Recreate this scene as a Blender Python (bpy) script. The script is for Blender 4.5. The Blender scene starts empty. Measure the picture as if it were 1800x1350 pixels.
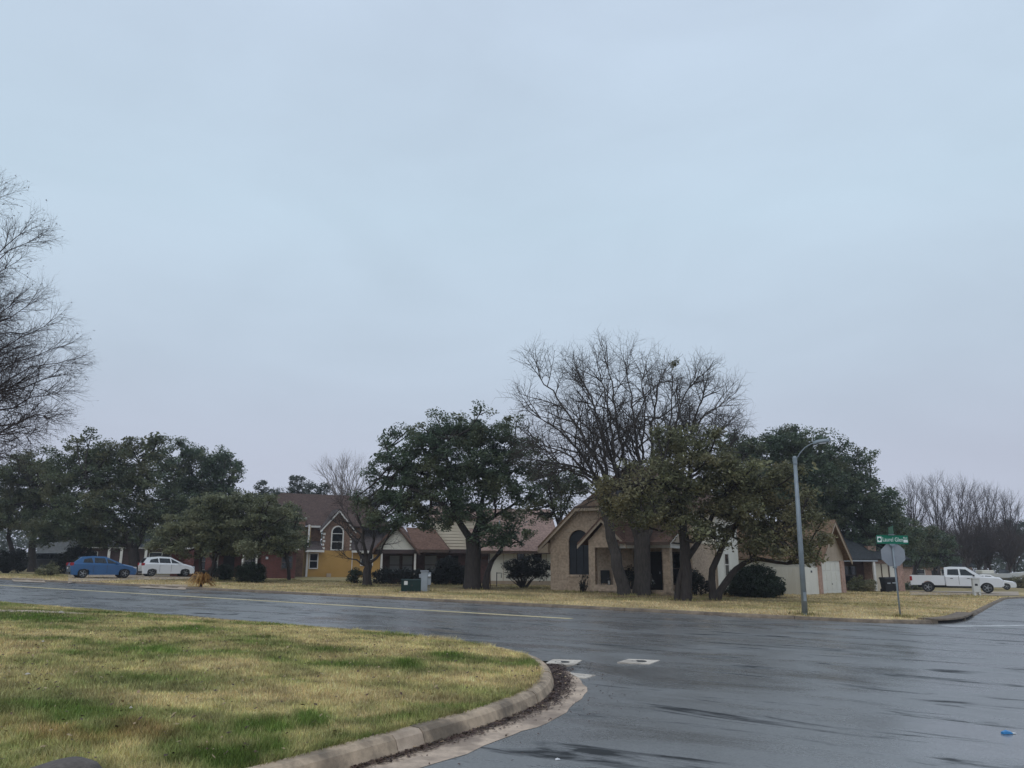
import bpy, math, random
import numpy as np
from mathutils import Vector, Matrix
from mathutils.geometry import delaunay_2d_cdt

random.seed(7)
RNG = np.random.default_rng(7)
SC = bpy.context.scene
COL = SC.collection
R = math.radians

# ------------------------------------------------------------------ camera
PITCH, ROLL, FPX, CZ, G = R(13.2), R(0.3), 1360.0, 1.55, 0.0139   # G: cross fall of the street
cp, sp, cr, sr = math.cos(PITCH), math.sin(PITCH), math.cos(ROLL), math.sin(ROLL)
FW = Vector((0, cp, sp)); U0 = Vector((0, -sp, cp)); X0 = Vector((1, 0, 0))
RT = X0 * cr + U0 * sr
UP = U0 * cr - X0 * sr
cam_d = bpy.data.cameras.new('camera'); cam = bpy.data.objects.new('camera', cam_d); COL.objects.link(cam)
cam_d.sensor_width = 36; cam_d.lens = 36 * FPX / 1800; cam_d.clip_start = 0.1; cam_d.clip_end = 3000
m = Matrix.Identity(4)
for i in range(3):
    m[i][0] = RT[i]; m[i][1] = UP[i]; m[i][2] = -FW[i]
m.translation = (0, 0, CZ)
cam.matrix_world = m
SC.camera = cam

# ------------------------------------------------------------------ world: overcast sky
SUN_EL, SUN_AZ = R(52), R(200)
W = bpy.data.worlds.new('World'); SC.world = W; W.use_nodes = True
nt = W.node_tree; nt.nodes.clear(); N = nt.nodes.new; LK = nt.links.new
out = N('ShaderNodeOutputWorld'); bg = N('ShaderNodeBackground'); bg.inputs['Strength'].default_value = 0.111
sky = N('ShaderNodeTexSky'); sky.sky_type = 'NISHITA'; sky.sun_disc = False
sky.sun_elevation = SUN_EL; sky.sun_rotation = SUN_AZ; sky.air_density = 1.2; sky.dust_density = 2.0
tc = N('ShaderNodeTexCoord'); sep = N('ShaderNodeSeparateXYZ'); LK(tc.outputs['Generated'], sep.inputs[0])
ramp = N('ShaderNodeValToRGB'); cre = ramp.color_ramp
def S10(r, g, b):
    f = lambda c: ((c / 255 + 0.055) / 1.055) ** 2.4 * 10
    return (f(r), f(g), f(b), 1)
cre.elements[0].position = 0.0; cre.elements[0].color = S10(184, 189, 206)
cre.elements[1].position = 1.0; cre.elements[1].color = S10(190, 203, 223)
for p_, c_ in ((0.12, (183, 190, 207)), (0.24, (184, 198, 214)), (0.42, (188, 207, 223)), (0.62, (189, 205, 223))):
    e = cre.elements.new(p_); e.color = S10(*c_)
LK(sep.outputs['Z'], ramp.inputs[0])
nz = N('ShaderNodeTexNoise'); nz.inputs['Scale'].default_value = 2.6; nz.inputs['Detail'].default_value = 5; nz.inputs['Roughness'].default_value = 0.5
nz.inputs['Distortion'].default_value = 0.4
mp = N('ShaderNodeMapping'); mp.inputs['Scale'].default_value = (1, 1, 2.6); LK(tc.outputs['Generated'], mp.inputs[0]); LK(mp.outputs[0], nz.inputs['Vector'])
mr = N('ShaderNodeMapRange'); mr.inputs['From Min'].default_value = 0.3; mr.inputs['From Max'].default_value = 0.7
mr.inputs['To Min'].default_value = 0.945; mr.inputs['To Max'].default_value = 1.05; LK(nz.outputs['Fac'], mr.inputs['Value'])
vm = N('ShaderNodeVectorMath'); vm.operation = 'SCALE'; LK(ramp.outputs[0], vm.inputs[0]); LK(mr.outputs[0], vm.inputs['Scale'])
mx = N('ShaderNodeMix'); mx.data_type = 'RGBA'; mx.inputs['Factor'].default_value = 0.97
LK(sky.outputs[0], mx.inputs['A']); LK(vm.outputs[0], mx.inputs['B'])
LK(mx.outputs['Result'], bg.inputs['Color']); LK(bg.outputs[0], out.inputs['Surface'])

sun_d = bpy.data.lights.new('sun', 'SUN'); sun_d.energy = 0.7; sun_d.angle = R(50); sun_d.color = (1, 0.96, 0.9)
sun = bpy.data.objects.new('sun', sun_d); COL.objects.link(sun)
sd = Vector((math.sin(SUN_AZ) * math.cos(SUN_EL), math.cos(SUN_AZ) * math.cos(SUN_EL), math.sin(SUN_EL)))
sun.rotation_euler = sd.to_track_quat('Z', 'Y').to_euler()
SC.view_settings.view_transform = 'Standard'; SC.view_settings.look = 'None'
SC.view_settings.exposure = 0.0; SC.view_settings.gamma = 1; SC.view_settings.use_curve_mapping = False

# ------------------------------------------------------------------ picture <-> place
def ray(px, py):
    return FW + RT * ((px - 900) / FPX) + UP * ((675 - py) / FPX)
def at(px, py, h=0.0):                    # ground point (h above the tilted street plane) seen at a pixel
    d = ray(px, py); t = (CZ - h) / (-d.z - G * d.x)
    return Vector((d.x * t, d.y * t, CZ + d.z * t))
def pt(px, py, y):                        # point at distance y
    d = ray(px, py); t = y / d.y
    return Vector((d.x * t, y, CZ + d.z * t))
def gz(x, y=0): return -G * x
YR = R(-31.5)
RU = Vector((math.cos(YR), math.sin(YR), 0)); RV = Vector((-math.sin(YR), math.cos(YR), 0))
def uv(s, t, h=0.0):                      # along / across the main road
    p = RU * s + RV * t; return Vector((p.x, p.y, gz(p.x) + h))

# ------------------------------------------------------------------ objects
def tag(o, label=None, cat=None, group=None, kind=None):
    if label: o['label'] = label
    if cat: o['category'] = cat
    if group: o['group'] = group
    if kind: o['kind'] = kind
    return o
def thing(name, label, cat, loc=(0, 0, 0), rz=0.0, group=None):
    o = bpy.data.objects.new(name, None); COL.objects.link(o); o.empty_display_size = 0.2
    o.location = loc; o.rotation_euler = (0, 0, rz)
    return tag(o, label, cat, group)
def link(name, me, mat=None, parent=None):
    o = bpy.data.objects.new(name, me); COL.objects.link(o)
    if mat is not None and not me.materials: me.materials.append(mat)
    if parent is not None: o.parent = parent
    return o
def copy_tree(o, parent=None):
    c = o.copy(); COL.objects.link(c); c.parent = parent
    for ch in list(o.children): copy_tree(ch, c)
    return c

class MB:
    def __init__(s): s.v = []; s.f = []
    def add(s, vs, fs):
        b = len(s.v); s.v += [tuple(p) for p in vs]; s.f += [tuple(i + b for i in f) for f in fs]; return s
    def box(s, x0, x1, y0, y1, z0, z1):
        return s.add([(x0, y0, z0), (x1, y0, z0), (x1, y1, z0), (x0, y1, z0), (x0, y0, z1), (x1, y0, z1), (x1, y1, z1), (x0, y1, z1)],
                     [(0, 3, 2, 1), (4, 5, 6, 7), (0, 1, 5, 4), (1, 2, 6, 5), (2, 3, 7, 6), (3, 0, 4, 7)])
    def loft(s, rings, cap=True):
        n = len(rings[0]); vs = [p for r in rings for p in r]; fs = []
        for k in range(len(rings) - 1):
            for i in range(n):
                j = (i + 1) % n; fs.append((k * n + i, k * n + j, (k + 1) * n + j, (k + 1) * n + i))
        if cap: fs += [tuple(range(n))[::-1], tuple(range((len(rings) - 1) * n, len(rings) * n))]
        return s.add(vs, fs)
    def xz(s, poly, y0, y1): return s.loft([[(x, y0, z) for x, z in poly], [(x, y1, z) for x, z in poly]])
    def yz(s, poly, x0, x1): return s.loft([[(x0, y, z) for y, z in poly], [(x1, y, z) for y, z in poly]])
    def xy(s, poly, z0, z1): return s.loft([[(x, y, z0) for x, y in poly], [(x, y, z1) for x, y in poly]])
    def slab(s, quad, th):                # polygon thickened downwards
        q = [Vector(p) for p in quad]; n = (q[1] - q[0]).cross(q[2] - q[0]).normalized()
        if n.z < 0: n = -n
        return s.loft([[p - n * th for p in q], q])
    def tube(s, pts, rad, k=8, cap=True):
        pts = [Vector(p) for p in pts]
        if not hasattr(rad, '__len__'): rad = [rad] * len(pts)
        rings = []; ref = None
        for i, p in enumerate(pts):
            d = (pts[min(i + 1, len(pts) - 1)] - pts[max(i - 1, 0)]).normalized()
            if ref is None:
                ref = d.orthogonal().normalized()
            ref = (ref - d * ref.dot(d)).normalized(); b = d.cross(ref)
            rings.append([p + (ref * math.cos(2 * math.pi * j / k) + b * math.sin(2 * math.pi * j / k)) * rad[i] for j in range(k)])
        return s.loft(rings, cap)
    def lathe(s, prof, k=16, c=(0, 0), cap=True):     # (r, z)
        return s.loft([[(c[0] + r * math.cos(2 * math.pi * j / k), c[1] + r * math.sin(2 * math.pi * j / k), z) for j in range(k)] for r, z in prof], cap)
    def build(s, name, mat, parent=None, smooth=False, bevel=0.0):
        me = bpy.data.meshes.new(name); me.from_pydata(s.v, [], s.f)
        import bmesh
        bm = bmesh.new(); bm.from_mesh(me)
        if bevel: bmesh.ops.bevel(bm, geom=bm.edges[:], offset=bevel, segments=1, affect='EDGES', clamp_overlap=True)
        bmesh.ops.recalc_face_normals(bm, faces=bm.faces[:]); bm.to_mesh(me); bm.free()
        if smooth: me.polygons.foreach_set('use_smooth', [True] * len(me.polygons))
        me.update()
        return link(name, me, mat, parent)

def mesh_np(name, V, F, mat, parent=None, smooth=False, attr=None, col=None):
    """V (n,3), F (m,k) numpy arrays"""
    me = bpy.data.meshes.new(name); n, (mm, k) = len(V), F.shape
    me.vertices.add(n); me.vertices.foreach_set('co', V.astype(np.float32).ravel())
    me.loops.add(mm * k); me.loops.foreach_set('vertex_index', F.astype(np.int32).ravel())
    me.polygons.add(mm); me.polygons.foreach_set('loop_start', np.arange(0, mm * k, k, dtype=np.int32))
    if smooth: me.polygons.foreach_set('use_smooth', np.ones(mm, dtype=bool))
    me.update(calc_edges=True)
    if attr is not None:
        a = me.attributes.new('tint', 'FLOAT', 'POINT'); a.data.foreach_set('value', attr.astype(np.float32))
    if col is not None:
        a = me.attributes.new('hue', 'FLOAT_COLOR', 'POINT'); a.data.foreach_set('color', np.c_[col, np.ones(len(col))].astype(np.float32).ravel())
    return link(name, me, mat, parent)

# ------------------------------------------------------------------ materials
def new_mat(name):
    mt = bpy.data.materials.new(name); mt.use_nodes = True
    return mt, mt.node_tree, mt.node_tree.nodes['Principled BSDF']
def nd(t, typ, **kw):
    n = t.nodes.new(typ)
    for k, v in kw.items():
        if k in n.inputs: n.inputs[k].default_value = v
        else: setattr(n, k, v)
    return n
def mixc(t, fac, a, b, blend='MIX'):
    n = t.nodes.new('ShaderNodeMix'); n.data_type = 'RGBA'; n.blend_type = blend
    for key, val in (('Factor', fac), ('A', a), ('B', b)):
        if hasattr(val, 'type') and hasattr(val, 'links'): t.links.new(val, n.inputs[key])
        elif key == 'Factor': n.inputs[key].default_value = val
        else: n.inputs[key].default_value = (*val, 1)
    return n.outputs['Result']
def rng_node(t, val, a, b, c, d):
    n = nd(t, 'ShaderNodeMapRange'); t.links.new(val, n.inputs['Value'])
    for k, v in zip(('From Min', 'From Max', 'To Min', 'To Max'), (a, b, c, d)): n.inputs[k].default_value = v
    return n.outputs[0]
def bump(t, bs, height, strength, dist=0.02):
    b = nd(t, 'ShaderNodeBump', Strength=strength, Distance=dist); t.links.new(height, b.inputs['Height']); t.links.new(b.outputs[0], bs.inputs['Normal'])
def M(name, c1, c2=None, scale=3.0, rough=0.7, bmp=0.0, spec=0.3, metal=0.0, detail=6, coord='Object', stretch=(1, 1, 1), coat=0.0, fine=None):
    mt, t, bs = new_mat(name); c2 = c2 or tuple(x * 0.75 for x in c1)
    co = nd(t, 'ShaderNodeTexCoord'); mpn = nd(t, 'ShaderNodeMapping'); mpn.inputs['Scale'].default_value = stretch
    t.links.new(co.outputs[coord], mpn.inputs[0])
    n = nd(t, 'ShaderNodeTexNoise', Scale=scale, Detail=detail, Roughness=0.6); t.links.new(mpn.outputs[0], n.inputs['Vector'])
    f = rng_node(t, n.outputs['Fac'], 0.32, 0.68, 0, 1)
    c = mixc(t, f, c1, c2)
    if fine:
        n2 = nd(t, 'ShaderNodeTexNoise', Scale=fine, Detail=3); t.links.new(mpn.outputs[0], n2.inputs['Vector'])
        c = mixc(t, rng_node(t, n2.outputs['Fac'], 0.3, 0.7, 0.0, 0.5), c, tuple(x * 0.5 for x in c2))
    t.links.new(c, bs.inputs['Base Color'])
    bs.inputs['Roughness'].default_value = rough; bs.inputs['Specular IOR Level'].default_value = spec; bs.inputs['Metallic'].default_value = metal
    bs.inputs['Coat Weight'].default_value = coat; bs.inputs['Coat Roughness'].default_value = 0.06
    if bmp: bump(t, bs, n.outputs['Fac'], bmp)
    return mt
def brickmat(name, a, b, mortar, w=0.2, h=0.067, ms=0.008, rough=0.85, msm=0.1, bstr=0.4, dirt=0.6):
    mt, t, bs = new_mat(name)
    co = nd(t, 'ShaderNodeTexCoord'); s = nd(t, 'ShaderNodeSeparateXYZ'); t.links.new(co.outputs['Object'], s.inputs[0])
    ad = nd(t, 'ShaderNodeMath', operation='ADD'); t.links.new(s.outputs[0], ad.inputs[0]); t.links.new(s.outputs[1], ad.inputs[1])
    cm = nd(t, 'ShaderNodeCombineXYZ'); t.links.new(ad.outputs[0], cm.inputs[0]); t.links.new(s.outputs[2], cm.inputs[1])
    br = nd(t, 'ShaderNodeTexBrick'); br.inputs['Color1'].default_value = (*a, 1); br.inputs['Color2'].default_value = (*b, 1); br.inputs['Mortar'].default_value = (*mortar, 1)
    br.inputs['Scale'].default_value = 1; br.inputs['Brick Width'].default_value = w; br.inputs['Row Height'].default_value = h; br.inputs['Mortar Size'].default_value = ms
    br.inputs['Mortar Smooth'].default_value = msm; br.inputs['Bias'].default_value = 0.0
    t.links.new(cm.outputs[0], br.inputs['Vector'])
    n = nd(t, 'ShaderNodeTexNoise', Scale=1.3, Detail=7, Roughness=0.65); t.links.new(co.outputs['Object'], n.inputs['Vector'])
    n2 = nd(t, 'ShaderNodeTexNoise', Scale=7.0, Detail=4); t.links.new(co.outputs['Object'], n2.inputs['Vector'])
    c = mixc(t, rng_node(t, n.outputs['Fac'], 0.35, 0.75, 0.0, dirt), br.outputs['Color'], tuple(x * 0.55 for x in b))
    c = mixc(t, rng_node(t, n2.outputs['Fac'], 0.4, 0.65, 0.0, 0.6), c, tuple(min(1, x * 1.3) for x in a))
    t.links.new(c, bs.inputs['Base Color']); bs.inputs['Roughness'].default_value = rough; bs.inputs['Specular IOR Level'].default_value = 0.2
    bump(t, bs, br.outputs['Fac'], -bstr, 0.01)
    return mt
def leafmat(name, dark, light, third=None, rough=0.55):
    mt, t, bs = new_mat(name)
    a = nd(t, 'ShaderNodeAttribute', attribute_name='tint')
    c = mixc(t, a.outputs['Fac'], dark, light)
    if third:
        co = nd(t, 'ShaderNodeTexCoord'); n = nd(t, 'ShaderNodeTexNoise', Scale=0.55, Detail=3); t.links.new(co.outputs['Object'], n.inputs['Vector'])
        c = mixc(t, rng_node(t, n.outputs['Fac'], 0.48, 0.66, 0, 0.85), c, third)
    t.links.new(c, bs.inputs['Base Color']); bs.inputs['Roughness'].default_value = rough; bs.inputs['Specular IOR Level'].default_value = 0.25
    tr = nd(t, 'ShaderNodeBsdfTranslucent'); t.links.new(c, tr.inputs['Color']); ms = nd(t, 'ShaderNodeMixShader'); ms.inputs[0].default_value = 0.3
    t.links.new(bs.outputs[0], ms.inputs[1]); t.links.new(tr.outputs[0], ms.inputs[2]); t.links.new(ms.outputs[0], t.nodes['Material Output'].inputs['Surface'])
    return mt
def kerbmat(name, base, stain, dark):
    mt, t, bs = new_mat(name); g = nd(t, 'ShaderNodeNewGeometry')
    def nz_(sc, det, a, b, lo, hi):
        n = nd(t, 'ShaderNodeTexNoise', Scale=sc, Detail=det, Roughness=0.68); t.links.new(g.outputs['Position'], n.inputs['Vector']); return rng_node(t, n.outputs['Fac'], a, b, lo, hi), n.outputs['Fac']
    f1, _ = nz_(2.4, 9, 0.44, 0.60, 0, 0.9); f2, h = nz_(11, 6, 0.40, 0.70, 0, 0.7); f3, _ = nz_(0.9, 4, 0.52, 0.62, 0, 0.75)
    c = mixc(t, f2, base, stain); c = mixc(t, f1, c, tuple((x + y) / 2 for x, y in zip(stain, dark))); c = mixc(t, f3, c, dark)
    t.links.new(c, bs.inputs['Base Color']); bs.inputs['Roughness'].default_value = 0.7; bs.inputs['Specular IOR Level'].default_value = 0.3; bump(t, bs, h, 0.5, 0.02); return mt
def huemat(name, k=1.0, fine=40.0, amp=0.5, rough=0.9, bmp=0.6):
    mt, t, bs = new_mat(name)
    a = nd(t, 'ShaderNodeAttribute', attribute_name='hue')
    co = nd(t, 'ShaderNodeTexCoord'); n = nd(t, 'ShaderNodeTexNoise', Scale=fine, Detail=4, Roughness=0.7); t.links.new(co.outputs['Object'], n.inputs['Vector'])
    n2 = nd(t, 'ShaderNodeTexNoise', Scale=fine * 0.12, Detail=5, Roughness=0.7); t.links.new(co.outputs['Object'], n2.inputs['Vector'])
    f = rng_node(t, n.outputs['Fac'], 0.3, 0.7, k * (1 - amp), k * (1 + amp))
    f2 = rng_node(t, n2.outputs['Fac'], 0.3, 0.7, 0.72, 1.28)
    mu = nd(t, 'ShaderNodeMath', operation='MULTIPLY'); t.links.new(f, mu.inputs[0]); t.links.new(f2, mu.inputs[1])
    v = nd(t, 'ShaderNodeVectorMath', operation='SCALE'); t.links.new(a.outputs['Color'], v.inputs[0]); t.links.new(mu.outputs[0], v.inputs['Scale'])
    t.links.new(v.outputs[0], bs.inputs['Base Color']); bs.inputs['Roughness'].default_value = rough; bs.inputs['Specular IOR Level'].default_value = 0.1
    if bmp: bump(t, bs, n.outputs['Fac'], bmp, 0.03)
    return mt
def asphalt():
    mt, t, bs = new_mat('wet_asphalt')
    g = nd(t, 'ShaderNodeNewGeometry')
    mpn = nd(t, 'ShaderNodeMapping'); mpn.inputs['Rotation'].default_value = (0, 0, -YR); t.links.new(g.outputs['Position'], mpn.inputs[0])
    def noise(scale, stretch, detail=4, rough=0.6, dist=0.0):
        q = nd(t, 'ShaderNodeMapping'); q.inputs['Scale'].default_value = stretch; t.links.new(mpn.outputs[0], q.inputs[0])
        n = nd(t, 'ShaderNodeTexNoise', Scale=scale, Detail=detail, Roughness=rough, Distortion=dist); t.links.new(q.outputs[0], n.inputs['Vector']); return n.outputs['Fac']
    streak = noise(1.0, (0.42, 1.5, 1), 6, 0.62, 0.9)         # damp and tarred streaks along the traffic
    patch = noise(0.5, (0.6, 1.2, 1), 8, 0.66, 0.6)           # film of water, big patches
    grit = noise(38, (1, 1, 1), 4, 0.8)
    mid = noise(6, (0.6, 1, 1), 4, 0.65)
    brk = noise(1.0, (0.7, 4.0, 1), 6, 0.7, 0.5)
    sm = nd(t, 'ShaderNodeMath', operation='MULTIPLY_ADD'); t.links.new(brk, sm.inputs[0]); sm.inputs[1].default_value = 0.35; t.links.new(streak, sm.inputs[2])
    dk = rng_node(t, sm.outputs[0], 0.735, 0.84, 0, 1)
    c = mixc(t, rng_node(t, mid, 0.3, 0.7, 0, 1), (0.142, 0.140, 0.138), (0.115, 0.113, 0.111))
    c = mixc(t, rng_node(t, grit, 0.42, 0.66, 0, 0.8), c, (0.25, 0.247, 0.243))
    c = mixc(t, dk, c, (0.030, 0.031, 0.032))
    t.links.new(c, bs.inputs['Base Color'])
    r0 = rng_node(t, patch, 0.36, 0.64, 0.17, 0.40)
    ad = nd(t, 'ShaderNodeMath', operation='ADD'); t.links.new(r0, ad.inputs[0]); t.links.new(rng_node(t, dk, 0, 1, 0, 0.25), ad.inputs[1])
    t.links.new(ad.outputs[0], bs.inputs['Roughness'])
    t.links.new(rng_node(t, dk, 0, 1, 1.0, 0.12), bs.inputs['Specular IOR Level'])
    ad2 = nd(t, 'ShaderNodeMath', operation='ADD'); t.links.new(grit, ad2.inputs[0]); ad2.inputs[1].default_value = 0
    bump(t, bs, ad2.outputs[0], 0.22, 0.004)
    return mt

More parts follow.
